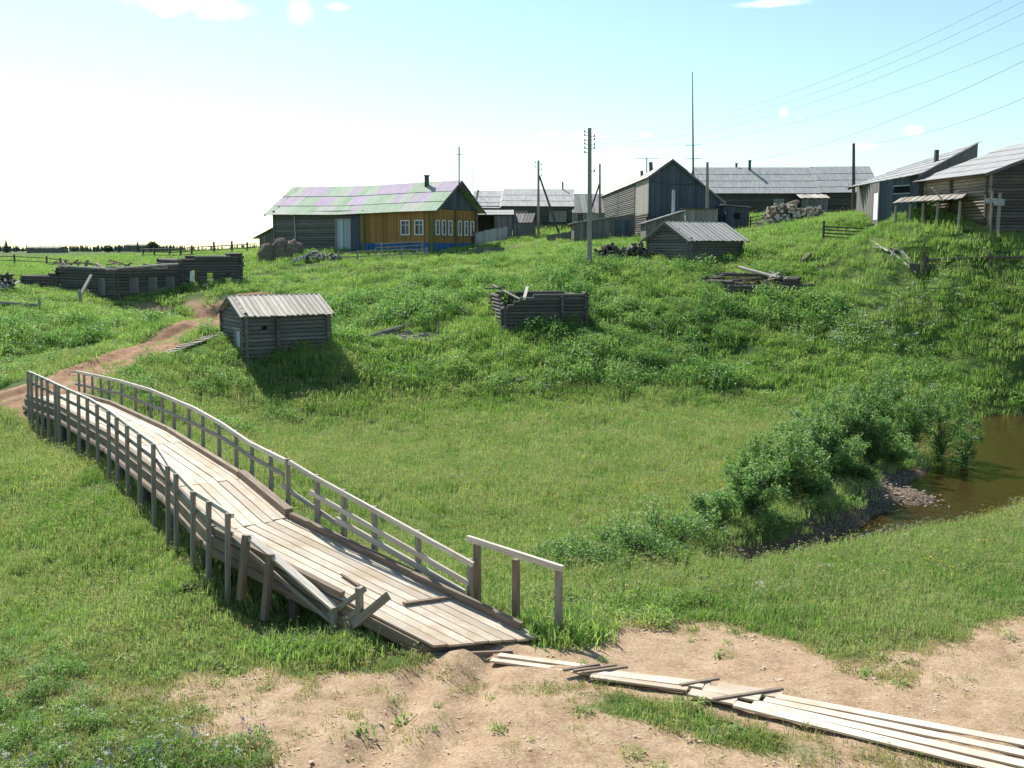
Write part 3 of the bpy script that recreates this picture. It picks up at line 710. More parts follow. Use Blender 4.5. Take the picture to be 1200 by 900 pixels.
def house(name, label, cat, O, ang, L, W, h, hr, rf=.5, h1=None, walls=None, wmat='grey_log', roof='slate_roof', rkind='sheet', oe=.4, og=.4, group=None, gable=None,
          windows=(), doors=(), fnd=1.2, rargs=None, sag=None, oe1=None, ext=.22, rbw=.19):
    """O: near left corner of the wall that faces y-; ridge runs along local x. h: eave at y=0, h1: eave at y=W, hr: ridge"""
    h1 = h if h1 is None else h1; oe1 = oe if oe1 is None else oe1
    e = empty(name, O, label, cat, group, ang); ry = W * rf
    c, s = math.cos(ang), math.sin(ang)
    wpt = lambda x, y: (O.x + c * x - s * y, O.y + s * x + c * y)
    FOOT.append([wpt(-.1, -.1), wpt(L + .1, -.1), wpt(L + .1, W + .1), wpt(-.1, W + .1)])
    F = {'front': ((0, 0), (L, 0), [(0, h), (L, h)]), 'right': ((L, 0), (L, W), [(0, h), (ry, hr), (W, h1)]), 'back': ((L, W), (0, W), [(0, h1), (L, h1)]), 'left': ((0, W), (0, 0), [(0, h1), (W - ry, hr), (W, h)])}
    ops = {k: [] for k in F}
    for f, t_, zc, w_, h_, *_r in list(windows): ops[f].append((t_ - w_ / 2, t_ + w_ / 2, zc - h_ / 2, zc + h_ / 2))
    for f, t_, w_, h_, mt in doors: ops[f].append((t_ - w_ / 2, t_ + w_ / 2, 0, h_))
    walls = walls or {}
    for k, (a, b, tp) in F.items():
        spec = walls.get(k, [(None, None, 'log', wmat)])
        p0, p1 = Vector((*a, 0)), Vector((*b, 0)); u = (p1 - p0).normalized(); ln = (p1 - p0).length
        for sp in spec:
            t0, t1, kind, mt = sp[:4]; t0 = 0 if t0 is None else t0; t1 = ln if t1 is None else t1
            ze = sp[4] if len(sp) > 4 else None; zs = sp[5] if len(sp) > 5 else -fnd
            mb = MB(); mb.rng = random.Random(hash((name, k, t0)) % 99991 if False else len(name) * 31 + int(t0 * 7) + len(k))
            tt = sorted(set([t0] + [x for x, _ in tp if t0 < x < t1] + [t1])); tops = [(x - t0, min(prof(tp, x), ze) if ze is not None else prof(tp, x)) for x in tt]
            if ze is not None and kind == 'log' : pass
            oo = [(x - t0, y - t0, za, zb) for x, y, za, zb in ops[k]]
            q0, q1 = p0 + u * t0, p0 + u * t1
            if kind == 'log': log_wall(mb, q0, q1, tops, ops=oo, z0=zs, ext=ext, shift=.11 if k in ('left', 'right') else 0)
            elif kind == 'board': board_wall(mb, q0, q1, tops, z0=zs, ops=oo)
            else: continue
            mb.build('gable' if (len(sp) > 5 and zs > 1) else 'wall', M[mt], e)
    # roof
    for nm, ye, he, ov in (('roof', 0, h, oe), ('roof', W, h1, oe1)):
        if (ye == 0 and ry <= .01) or (ye == W and ry >= W - .01): continue
        sl = (hr - he) / abs(ry - ye); yo = -ov if ye == 0 else W + ov; zo = he - sl * ov + .07; zr = hr + .07
        mb = MB(); mb.rng = random.Random(int(L * 10) + int(ye))
        sg = sag or [(0, 0), (1, 0)]
        for (a, da), (b, db) in zip(sg[:-1], sg[1:]):
            xa = -og + (L + 2 * og) * a; xb = -og + (L + 2 * og) * b
            roof_plane(mb, (xa, yo, zo + da), (xb, yo, zo + db), (xb, ry, zr + da * 0 + db), (xa, ry, zr + da), rkind, w=(1.1 if rkind == 'sheet' else rbw), jag=.06 if rkind == 'board' else 0, rf=rargs)
        mb.build('roof', M[roof], e)
    # barge boards and ridge cap
    for x, dzz in ((-og, (sag or [(0, 0)])[0][1]), (L + og, (sag or [(0, 0)])[-1][1])):
        for ye, he, ov in ((0, h, oe), (W, h1, oe1)):
            if abs(ry - ye) < .01: continue
            sl = (hr - he) / abs(ry - ye); yo = -ov if ye == 0 else W + ov
            mb = MB(); mb.beam((x, yo, he - sl * ov - .03 + dzz), (x, ry, hr - .03 + dzz), .04, .14); mb.build('barge_board', M['old_board'], e)
    for f, t_, zc, w_, h_, *rest in windows:
        st = rest[0] if rest else 'white_paint'
        a, b, tp = F[f]; p0, p1 = Vector((*a, 0)), Vector((*b, 0)); u = (p1 - p0).normalized(); nr = Vector((u.y, -u.x, 0)); c_ = p0 + u * t_ + Vector((0, 0, zc))
        mb = MB(); mb.beam(c_ - u * w_ / 2, c_ + u * w_ / 2, .02, h_); 
        if st == 'void': mb.build('window', M['void'], e); continue
        if st.startswith('boarded'):
            mb = MB(); board_wall(mb, c_ - u * w_ / 2 - Vector((0, 0, h_ / 2)) + nr * .04, c_ + u * w_ / 2 - Vector((0, 0, h_ / 2)) + nr * .04, [(0, h_), (w_, h_)], w=.15); mb.build('boarded_window', M['blue_board'], e); continue
        wo = mb.build('window', M['glass'], e)
        mb = MB(); fw = .1; o = nr * .13
        for sgn in (-1, 1):
            mb.beam(c_ + o + u * sgn * (w_ / 2 + fw * .3) - Vector((0, 0, h_ / 2 + fw)), c_ + o + u * sgn * (w_ / 2 + fw * .3) + Vector((0, 0, h_ / 2 + fw)), fw, .05, up=nr)
            mb.beam(c_ + o - u * (w_ / 2) + Vector((0, 0, sgn * (h_ / 2 + fw * .5))), c_ + o + u * (w_ / 2) + Vector((0, 0, sgn * (h_ / 2 + fw * .5))), .05, fw)
        mb.beam(c_ + nr * .05 - Vector((0, 0, h_ / 2)), c_ + nr * .05 + Vector((0, 0, h_ / 2)), .05, .04, up=nr)
        mb.beam(c_ + nr * .05 - u * w_ / 2 + Vector((0, 0, h_ * .2)), c_ + nr * .05 + u * w_ / 2 + Vector((0, 0, h_ * .2)), .04, .05)
        mb.build('frame', M[st], wo)
    for f, t_, w_, h_, mt in doors:
        a, b, tp = F[f]; p0, p1 = Vector((*a, 0)), Vector((*b, 0)); u = (p1 - p0).normalized(); nr = Vector((u.y, -u.x, 0)); c_ = p0 + u * t_
        mb = MB(); board_wall(mb, c_ - u * w_ / 2 + nr * .06, c_ + u * w_ / 2 + nr * .06, [(0, h_), (w_, h_)], w=.16, z0=-.1); d_ = mb.build('door', M[mt], e)
        mb = MB()
        for sgn in (-1, 1): mb.beam(c_ + nr * .1 + u * sgn * (w_ / 2 + .05), c_ + nr * .1 + u * sgn * (w_ / 2 + .05) + Vector((0, 0, h_)), .1, .05, up=nr)
        mb.beam(c_ + nr * .1 - u * (w_ / 2 + .1) + Vector((0, 0, h_ + .05)), c_ + nr * .1 + u * (w_ / 2 + .1) + Vector((0, 0, h_ + .05)), .05, .1); mb.build('door_frame', M['grey_wood'], d_)
    return e
def part(e, nm, mt, fn, **k): mb = MB(); fn(mb); return mb.build(nm, M[mt], e)
def tface(O, ang, f, px, L=0, W=0):
    """metres along a wall at which the sight column px crosses it"""
    c, s = math.cos(ang), math.sin(ang); k = (px - 600) / 1200
    if f == 'front': x0, y0, dx, dy = O.x, O.y, c, s
    elif f == 'right': x0, y0, dx, dy = O.x + c * L, O.y + s * L, -s, c
    else: x0, y0, dx, dy = O.x - s * W, O.y + c * W, s, -c     # left, from the back corner to the front one
    kk = k * 1.0; return (kk * (y0 * CP - (O.z + 1 - CZ) * SP) - x0) / (dx - kk * dy * CP)

# --- the yellow house-barn
ang = math.atan2(-9, 16.4); A = at(506, 298, 95); O = Vector((A.x - 18.7 * math.cos(ang), A.y - 18.7 * math.sin(ang), A.z))
ft = lambda px: tface(O, ang, 'front', px)
rt = lambda px: tface(O, ang, 'right', px, 18.7)
def tintf(i, j, g):
    return min(1, max(0, .5 + 1.5 * (noise.noise(Vector((i * .31, j * .55, 3.3)))) + g.uniform(-.22, .22)))
yh = house('house', 'long log house with ochre and blue front part and a green and violet sheet roof', 'house', O, ang, 18.7, 7.9, 4.15, 6.75, roof='painted_roof', oe=.55, og=.9,
    walls={'front': [(0, ft(412), 'log', 'grey_log'), (ft(412), ft(423), 'board', 'blue_board'), (ft(423), 18.7, 'board', 'ochre', None, 1.0)], 'right': [(0, 7.9, 'board', 'ochre', 4.15, 1.0), (0, 7.9, 'board', 'blue_board', None, 4.2)]},
    windows=[('front', ft(476), 2.45, .85, 1.2), ('front', ft(492), 2.45, .85, 1.2)] + [('right', rt(p), 2.45, .55, 1.2) for p in (511.5, 519, 526.5, 537.5, 545, 552)],
    doors=[('front', ft(403), 1.7, 3.3, 'door_paint')], rargs=tintf, sag=[(0, 0), (.25, -.10), (.45, -.16), (.8, .0), (1, .05)])
def _pl(mb):
    board_wall(mb, (ft(423), -.05, 0), (18.75, -.05, 0), [(0, 1.05), (99, 1.05)], z0=-1.2); board_wall(mb, (18.75, -.05, 0), (18.75, 7.95, 0), [(0, 1.05), (99, 1.05)], z0=-1.2)
part(yh, 'plinth', 'plinth_blue', _pl)
for x, y in ((18.78, -.08), (ft(427), -.08), (18.78, 4.1), (18.78, 7.9)): part(yh, 'corner_board', 'olive', lambda mb: mb.beam((x, y, 0), (x, y, 4.1), .24, .24))
def chim(e, x, y, z, h, w=.38, mat='brick'): 
    mb = MB(); mb.beam((x, y, z), (x, y, z + h), w, w); mb.beam((x, y, z + h), (x, y, z + h + .1), w + .1, w + .1); return mb.build('chimney', M[mat], e)
chim(yh, ft(478), 3.3, 6.1, 1.25, .32, 'dark_metal')
part(yh, 'lean_to', 'grey_log', lambda mb: (board_wall(mb, (-3.6, 1.6, 0), (0, 1.6, 0), [(0, 1.7), (3.6, 3.1)], z0=-1), board_wall(mb, (-3.6, 6, 0), (-3.6, 1.6, 0), [(0, 1.7), (5, 1.7)], z0=-1)))
part(yh, 'lean_to_roof', 'slate_roof_dark', lambda mb: mb.beam((-4.3, 3.9, 1.55), (0, 3.9, 3.22), 5.2, .06))
part(yh, 'gutter_pole', 'light_board', lambda mb: mb.beam((ft(349), -.25, -.5), (ft(348), -.3, 3.9), .1, .06))

# --- the grey house behind it
O2 = at(557, 271, 125); a2 = R(-3); f2 = lambda px: tface(O2, a2, 'front', px)
gh = house('house', 'long grey house with pale sheet roof and three pale framed windows behind the leaning-braced pole', 'house', O2, a2, f2(668), 8.5, 3.0, 5.1, wmat='dark_log', roof='slate_roof', oe=.4, og=.5,
    windows=[('front', f2(611), 1.75, 1.3, 1.1, 'light_board'), ('front', f2(648.5), 1.75, .8, 1.05, 'light_board'), ('front', f2(658.5), 1.75, .8, 1.05, 'light_board')], sag=[(0, -.12), (.28, -.18), (.30, .08), (1, 0)])
part(gh, 'stovepipe', 'dark_metal', lambda mb: mb.cyl((f2(659), 4.2, 4.9), (f2(659), 4.2, 6.1), .1))
# tarred shed between the two
O3 = at(559, 278, 110); f3 = lambda px: tface(O3, 0, 'front', px)
house('shed', 'low grey board shed with a dark open bay standing against the long grey house', 'shed', O3, 0, f3(600), 4, 2.3, 2.9, rf=.9, walls={'front': [(0, f3(579), 'none', ''), (f3(579), None, 'board', 'old_board')], 'left': [(None, None, 'board', 'old_board')], 'right': [(None, None, 'board', 'old_board')], 'back': [(None, None, 'board', 'old_board')]}, roof='slate_roof_dark', oe=.3, og=.2)
O3b = O3 + Vector((f3(600) + .1, .3, 0))
house('shed', 'small dark board hut with a lopsided roof beside the foot of the braced pole', 'shed', O3b, R(-8), 2.0, 3.6, 1.5, 2.5, rf=.7, walls={k: [(None, None, 'board', 'old_board')] for k in ('front', 'back', 'left', 'right')}, roof='old_board', rkind='board', oe=.15, og=.1)
# house 3 behind the big pole
O4 = at(669, 262, 140); f4 = lambda px: tface(O4, 0, 'front', px)
house('house', 'weathered house with a patchy board roof seen behind the tallest pole', 'house', O4, R(4), f4(722), 7, 1.55, 4.0, wmat='grey_wood', walls={'front': [(None, None, 'board', 'light_board')]}, roof='roof_board', rkind='board', oe=.3, og=.3, rbw=.45, windows=[('front', f4(680), .75, .8, .9, 'light_board')])

# --- the big barn with the dark gable
O5 = at(843, 280, 105); a5 = math.atan2(46, -1.5)
B5 = lambda x, y: (x, y)
bn = house('barn', 'tall barn with a blue-shaded board gable and a long bright roof receding to the left', 'barn', O5, a5, 46, 7.3, 3.9, 7.85, rf=.68, h1=6.15, roof='slate_roof', oe=.5, oe1=.25, og=.35,
    walls={'left': [(None, None, 'board', 'blue_board', None, 2.2), (None, None, 'log', 'dark_log', 2.2)], 'back': [(0, 37, 'log', 'grey_log'), (37, 46, 'board', 'grey_wood', None, 2.6), (37, 46, 'log', 'dark_log', 2.6)]},  # bluish shade of the camera-facing gable is put into its board colour
    windows=[('back', 20, 2.6, 1.2, 1.3, 'light_board'), ('back', 12, 2.6, 1.2, 1.3, 'light_board')])
part(bn, 'porch_roof', 'light_board', lambda mb: roof_plane(mb, (.2, -2.3, 2.5), (2.4, -2.3, 2.5), (2.4, 0, 3.5), (.2, 0, 3.6), 'board', w=.3))
for (px, y0, y1, Y, w) in ((753, 214, 200, 116, .2), (763.5, 201, 190, 112, .26)):
    p = at(px, y0, Y); q = at(px - 1, y1, Y); lc = bn.matrix_world.inverted() if False else Matrix.Translation(O5) @ Matrix.Rotation(a5, 4, 'Z')
    lc = lc.inverted(); a_, b_ = lc @ p, lc @ q; a_.z -= .5; part(bn, 'stovepipe', 'dark_metal', lambda mb: mb.cyl(a_, b_, w * .8))
# --- low sheds in front of the barn
def mono(label, pxl, pxr, Y, yb, tl, tr, W, mat, roofm, ang=0, ov=.35, extra=None, name='shed'):
    O_ = at(pxl, yb, Y); L_ = (at(pxr, yb, Y) - O_).length / max(.3, math.cos(ang)); e = empty(name, O_, label, 'shed', None, ang)
    c, s = math.cos(ang), math.sin(ang); wp = lambda x, y: (O_.x + c * x - s * y, O_.y + s * x + c * y); FOOT.append([wp(0, 0), wp(L_, 0), wp(L_, W), wp(0, W)])
    mb = MB(); board_wall(mb, (0, 0, 0), (L_, 0, 0), [(0, tl), (L_, tr)], z0=-1); board_wall(mb, (L_, 0, 0), (L_, W, 0), [(0, tr), (W, tr)], z0=-1); board_wall(mb, (L_, W, 0), (0, W, 0), [(0, tr), (L_, tl)], z0=-1); board_wall(mb, (0, W, 0), (0, 0, 0), [(0, tl), (W, tl)], z0=-1)
    mb.build('wall', M[mat], e)
    sl = (tr - tl) / L_; mb = MB(); roof_plane(mb, (-ov, -.3, tl - sl * ov + .06), (-ov, W + .3, tl - sl * ov + .06), (L_ + ov * .3, W + .3, tr + sl * ov * .3 + .06), (L_ + ov * .3, -.3, tr + sl * ov * .3 + .06), 'board', w=.35); mb.build('roof', M[roofm], e)
    if extra: extra(e, L_)
    return e
mono('long low shed with a single-slope pale-edged roof right of the tallest pole', 673, 744, 98, 284, 1.75, 2.6, 5, 'old_board', 'light_board', extra=lambda e, L_: part(e, 'door', 'blue_board', lambda mb: board_wall(mb, (L_ * .66, -.06, 0), (L_ * .93, -.06, 0), [(0, 2.1), (9, 2.2)], w=.2)))
s6 = mono('small shed with a tilted roof and pale stovepipe just behind the plank-roofed shed', 757, 800, 92, 288, 2.0, 3.0, 4, 'old_board', 'light_board', extra=lambda e, L_: part(e, 'stovepipe', 'metal_grey', lambda mb: mb.cyl((L_ * .82, 2, 2.6), (L_ * .82, 2, 5.0), .15, None, 12)))
mono('grey board lean-to under the right eave of the dark gabled barn', 803, 840, 100, 282, 3.0, 3.0, 3, 'grey_wood', 'old_board', name='lean_to')
mono('grey box shed with a small window and pale front beside the braced fence', 850, 877, 102, 276, 2.9, 2.7, 3, 'blue_board', 'light_board', extra=lambda e, L_: part(e, 'window', 'void', lambda mb: mb.beam((L_ * .35, -.05, 1.9), (L_ * .6, -.05, 1.9), .03, .6)))

# --- plank-roofed shed on the brow of the bank
O6 = at(807, 316, 79); a6 = R(33)
sh = house('shed', 'log shed with a rusty-streaked plank roof on the brow of the green bank', 'shed', O6, a6, 5.5, 4.7, 2.35, 3.6, wmat='grey_log', roof='roof_board', rkind='board', oe=.45, og=.5, rbw=.24)
# --- bath house at left
O7 = at(289, 424, 56); a7 = R(32)
bh = house('bath_house', 'small log bath house with a striped pale plank roof on the slope beside the bridge', 'shed', O7, a7, 4.75, 4.05, 2.55, 3.45, wmat='grey_log', roof='pale_wood', rkind='board', oe=.32, og=.35, rbw=.15,
    windows=[('front', .95, 1.75, .3, .26, 'void')], doors=[('left', 4.05 - 1.2, .9, 1.7, 'door_paint')])
part(bh, 'cross_wall_end', 'dark_log', lambda mb: [mb.cyl((1.75, -.32, z * .223 - .9), (1.75, .1, z * .223 - .9), .12) for z in range(0, 15)])

# --- right-hand houses
O8 = on(822, 130); O8.z = at(822, 254, 130).z; f8 = lambda px: tface(O8, 0, 'front', px)
lh = house('house', 'very long low house with a wide pale sheet roof behind the firewood heap', 'house', O8, R(0), f8(1028), 9.5, 3.1, 6.35, wmat='dark_log', roof='slate_roof', oe=.5, og=.4, rargs=None,
    windows=[('front', f8(912), 1.6, 1.1, 1.0, 'light_board')], sag=[(0, 0), (.66, 0), (.661, .08), (1, .14)])
chim(lh, f8(886), 4.2, 5.9, 1.3, .3, 'dark_metal'); chim(lh, f8(872), 5.2, 5.8, 1.1, .25, 'dark_metal')
part(lh, 'porch_roof', 'pale_wood', lambda mb: roof_plane(mb, (f8(932), -2.2, 2.2), (f8(966), -2.2, 2.2), (f8(965), -.5, 2.75), (f8(931), -.5, 2.75), 'board', w=.42))
part(lh, 'porch', 'old_board', lambda mb: (board_wall(mb, (f8(934), -2.0, 0), (f8(964), -2.0, 0), [(0, 2.1), (9, 2.1)], z0=-1),))
# B: nearest right house, gable towards the camera, leaving the frame
cB = at(1156, 264, 70); fB = at(1085, 250, 77.5); v = Vector((fB.x - cB.x, fB.y - cB.y, 0)); LB = v.length
# ridge runs along v; local x must run from the back end to the near corner so that the camera-left wall is the front
aB = math.atan2(-v.y, -v.x); OB = Vector((fB.x, fB.y, cB.z))
hb = house('house', 'near log house at the right edge with its dark gable cut by the frame', 'house', OB, aB, LB, 14, 3.55, 6.1, wmat='warm_log', roof='slate_roof_dark', oe=.75, og=.75, walls={'right': [(None, None, 'log', 'dark_log')]})  # gable gets darker logs than the sunlit long wall, painting in its shade
part(hb, 'cross_wall_end', 'dark_log', lambda mb: [mb.cyl((LB * .45, -.3, z * .223 - .9), (LB * .45, .1, z * .223 - .9), .13) for z in range(0, 19)])
# A: the board-clad house behind
eA = empty('house', at(1029, 254, 82), 'board-clad house with a small dark window and steep roof behind the open lean-to', 'house'); oA = eA.location.copy()
def rel(p): return p - oA
P1, P2, P3, P4 = at(1078, 252, 79), at(1029, 254, 82), at(1003, 254, 92), at(1100, 250, 95)
for a_, b_, ta, tb, mt, ops_ in ((P2, P1, (214, 82), (203, 79), 'blue_board', True), (P3, P2, (218, 92), (214, 82), 'old_board', False)):  # the shaded wall has its bluish shade painted in as darker boards
    p, q = rel(a_), rel(b_); zt0 = at(600, ta[0], ta[1]).z - oA.z; zt1 = at(600, tb[0], tb[1]).z - oA.z; ln = (Vector((q.x, q.y, 0)) - Vector((p.x, p.y, 0))).length
    mb = MB(); board_wall(mb, (p.x, p.y, 0), (q.x, q.y, 0), [(0, zt0), (ln, zt1)], z0=-1.2, w=.24, ops=[(ln * .36, ln * .74, 1.75, 2.3)] if ops_ else [(ln * .8, ln * .97, -.2, 1.9)])
    mb.build('wall', M[mt], eA)
    u = (q - p); u.z = 0; u.normalize(); nr = Vector((u.y, -u.x, 0))
    if ops_:
        c_ = Vector((p.x, p.y, 2.02)) + u * ln * .55; mb = MB(); mb.beam(c_ - u * ln * .19 - nr * .02, c_ + u * ln * .19 - nr * .02, .02, .55); wo = mb.build('window', M['void'], eA)
        mb = MB(); mb.beam(c_ - u * ln * .2 - Vector((0, 0, .3)) + nr * .03, c_ + u * ln * .2 - Vector((0, 0, .3)) + nr * .03, .05, .08); mb.beam(c_ - u * ln * .2 + Vector((0, 0, .3)) + nr * .03, c_ + u * ln * .2 + Vector((0, 0, .3)) + nr * .03, .05, .08); mb.build('frame', M['light_board'], wo)
    else:
        c_ = Vector((p.x, p.y, -.2)) + u * ln * .885; mb = MB(); mb.beam(c_, c_ + Vector((0, 0, 2.1)), ln * .16, .03, up=nr); mb.build('door', M['white_paint'], eA)
mb = MB(); E1, E2 = rel(at(1078, 204, 77.5)), rel(at(994, 220, 90)); R1, R2 = rel(at(1146, 167, 86)), rel(at(1067, 193, 97))
roof_plane(mb, E2, E1, R1, R2, 'sheet'); mb.build('roof', M['slate_roof_dark'], eA)
mb = MB(); 
for a_, b_ in ((E1, R1), (E2, R2)): mb = MB(); mb.beam(a_ - Vector((0, 0, .08)), b_ - Vector((0, 0, .08)), .05, .22); mb.build('barge_board', M['old_board'], eA)
mb = MB(); W1 = Vector((E1.x - .05, E1.y + .15, 0)); W2 = Vector((R1.x, R1.y, 0)); board_wall(mb, (W1.x, W1.y, 0), (W2.x, W2.y, 0), [(0, E1.z - .1), ((W2 - Vector((W1.x, W1.y, 0))).length, R1.z - .15)], z0=-1); W3 = Vector((R2.x, R2.y, 0)); W4 = rel(P3)
board_wall(mb, (W3.x, W3.y, 0), (W4.x, W4.y, 0), [(0, R2.z - .15), ((W3 - Vector((W4.x, W4.y, 0))).length, E2.z + .1)], z0=-1)
mb.build('wall', M['old_board'], eA)
pc = rel(at(1097, 190, 82.5)); part(eA, 'chimney', 'dark_metal', lambda mb: mb.beam(pc - Vector((0, 0, .5)), pc + Vector((0, 0, .95)), .28, .28))
FOOT.append([(p.x, p.y) for p in (P1, P2, P3, P4)])
# open lean-to along house B
eL = empty('lean_to', at(1085, 254, 74), 'open pole-framed lean-to with a sagging grey roof in front of the near log house', 'shed'); oL = eL.location.copy()
q = [at(1047, 238, 75), at(1127, 233, 69.5), at(1134, 231, 72.5), at(1056, 236, 79)]
part(eL, 'roof', 'grey_wood', lambda mb: roof_plane(mb, q[0] - oL, q[1] - oL, q[2] - oL + Vector((0, 0, .25)), q[3] - oL + Vector((0, 0, .25)), 'board', w=.3))
for px, Y in ((1050, 75), (1067, 73.8), (1082, 72.8), (1099, 71.6), (1125, 69.8)):
    t0 = at(px, 240 - (px - 1050) * .06, Y); part(eL, 'post', 'grey_wood', lambda mb: mb.cyl((t0.x - oL.x, t0.y - oL.y, gz(t0.x, t0.y) - oL.z - .4), t0 - oL, .09))
part(eL, 'brace', 'pale_wood', lambda mb: (mb.beam(at(1092, 220, 70.5) - oL, at(1105, 235, 70.5) - oL, .16, .05), mb.beam(at(1108, 233, 70.5) - oL, at(1124, 223, 70.3) - oL, .07, .05)))
# sign-like boards on posts by the corner of house B
for i, (px, Y, yt, yb2, bx, by) in enumerate(((1163, 69.3, 224, 264, 1162, 235), (1172, 69, 226, 266, 1171, 237))):
    t0 = at(px, yt, Y); g_ = gz(t0.x, t0.y); e = empty('signpost', (t0.x, t0.y, g_), ('left' if i == 0 else 'right') + ' of two board-topped posts at the near log house corner', 'post')
    mb = MB(); mb.cyl((0, 0, -.4), (0, 0, t0.z - g_), .08 + .03 * i, None, 8); mb.build('post', M['grey_wood'], e)
    c_ = at(bx, by, Y - .15) - e.location; mb = MB(); mb.beam(c_ - Vector((.35, 0, 0)), c_ + Vector((.35, 0, 0)), .03, .42 - .1 * (i == 0)); mb.build('board', M['light_board'], e)
pA = at(1183, 240, 69); pB_ = gz(pA.x, pA.y)

# --- ruins
def ruin(label, name, walls, ops_list, mat='dark_log', extra=None, org=None, cat='ruin'):
    e = empty(name, org, label, cat); 
    for k, (a, b, tops, ops) in enumerate(walls):
        mb = MB(); mb.rng = random.Random(k + 5); z0 = min(a.z, b.z); p, q_ = a - org, b - org; p.z = q_.z = 0
        log_wall(mb, p, q_, tops, ops=ops, z0=-1.0, ext=.22, rough=.08, shift=.11 * (k % 2)); mb.build('wall', M[mat], e)
    return e
c0 = at(591, 384, 65); ar = R(12); ux = Vector((math.cos(ar), math.sin(ar), 0)); uy = Vector((-math.sin(ar), math.cos(ar), 0)); Lr, Wr = 5.35, 4.0
r1 = ruin('roofless log cabin half sunk in grass with loose planks fallen across its top', 'ruined_cabin', [
    (c0, c0 + ux * Lr, [(0, 1.25), (.9, 1.75), (1.4, 2.0), (Lr, 2.15)], []), (c0 + ux * Lr, c0 + ux * Lr + uy * Wr, [(0, 2.15), (Wr, 2.0)], []),
    (c0 + ux * Lr + uy * Wr, c0 + uy * Wr, [(0, 2.0), (3, 2.15), (Lr, 2.0)], []), (c0 + uy * Wr, c0, [(0, 2.0), (2.6, 1.9), (Wr, 1.25)], [])], [], org=c0)
part(r1, 'cross_wall_end', 'dark_log', lambda mb: [mb.cyl(Vector((0, 0, z * .223 - .8)) + ux * 3.75 - uy * .3, Vector((0, 0, z * .223 - .8)) + ux * 3.75 + uy * .1, .12) for z in range(0, 13)])
FOOT.append([((c0 + ux * a + uy * b).x, (c0 + ux * a + uy * b).y) for a, b in ((.1, -.1), (Lr, -.1), (Lr, Wr * .8), (.1, Wr * .8))])
for (x0, y0, Y0, x1, y1, Y1, mt, lab) in ((577, 334, 67.5, 612, 352, 65.2, 'grey_wood', 'grey plank slanting down across the open top of the roofless cabin'), (618, 336, 67, 614, 351, 65.1, 'pale_wood', 'pale plank forming a V with the grey one on the roofless cabin'), (568, 338, 66.6, 592, 337, 67, 'dark_log', 'dark pole sticking out over the left corner of the roofless cabin')):
    loose_at('plank', at(x0, y0, Y0), at(x1, y1, Y1), .2, .07, mt, lab)
# collapsed frame
c1 = gpt(856, 345); ar = R(10); vx = Vector((math.cos(ar), math.sin(ar), 0)); vy = Vector((-math.sin(ar) - .35, math.cos(ar), 0)).normalized(); Fs = c1.y / 71; c1.z = (c1.z + gpt(940, 340).z) / 2 - .05
r2 = ruin('collapsed log frame only three logs high with rubble inside below the braced fence', 'collapsed_frame', [(c1, c1 + vx * 5, [(0, .6), (2, .65), (5, 1.05)], []), (c1 + vx * 5, c1 + vx * 5 + vy * 4, [(0, 1.15), (4, 1.3)], []), (c1 + vx * 5 + vy * 4, c1 + vy * 4, [(0, 1.3), (5, 1.1)], []), (c1 + vy * 4, c1, [(0, 1.1), (4, .8)], [])], [], org=c1, mat='dark_log')
def _rub(mb):
    g = mb.rng
    for k in range(44):
        p = vx * g.uniform(.4, 4.5) + vy * g.uniform(.3, 3.6) + Vector((0, 0, g.uniform(.5, 1.1))); d = Vector((g.uniform(-1, 1), g.uniform(-1, 1), g.uniform(-.15, .25))).normalized() * g.uniform(.3, .9); mb.beam(p - d, p + d, g.uniform(.1, .2), .06)
part(r2, 'rubble', 'brown_wood', _rub)
for a_, b_ in (((-.3, .6, .75), (3.2, 1.4, 1.0)), ((1.5, 3.2, 1.25), (5.6, 2.2, 1.15)), ((3.8, .2, 1.0), (5.3, 3.3, 1.45)), ((.2, 2.6, .9), (2.6, 3.4, 1.35)), ((2.4, -.5, .35), (6.1, -.1, .55))):
    part(r2, 'fallen_log', 'dark_log', lambda mb: mb.cyl(vx * a_[0] + vy * a_[1] + Vector((0, 0, a_[2])), vx * b_[0] + vy * b_[1] + Vector((0, 0, b_[2])), .14, .11))
loose_at('log', c1 + vx * 3.0 + vy * 3.5 + Vector((0, 0, 1.75)), c1 + vx * 3.6 + vy * .3 + Vector((0, 0, 1.1)), .24, .22, 'pale_wood', 'bleached log standing askew on the collapsed log frame', 'log', cyl=True)
loose_at('log', c1 + vx * 2.9 + vy * .1 + Vector((0, 0, 1.05)), c1 + vx * 4.9 + vy * 1.8 + Vector((0, 0, 1.35)), .16, .16, 'pale_wood', 'bleached rail lying across the right end of the collapsed log frame', 'log', cyl=True)
FOOT.append([(c1.x, c1.y), ((c1 + vx * 5).x, (c1 + vx * 5).y), ((c1 + vx * 5 + vy * 3.5).x, (c1 + vx * 5 + vy * 3.5).y), ((c1 + vy * 3.5).x, (c1 + vy * 3.5).y)])
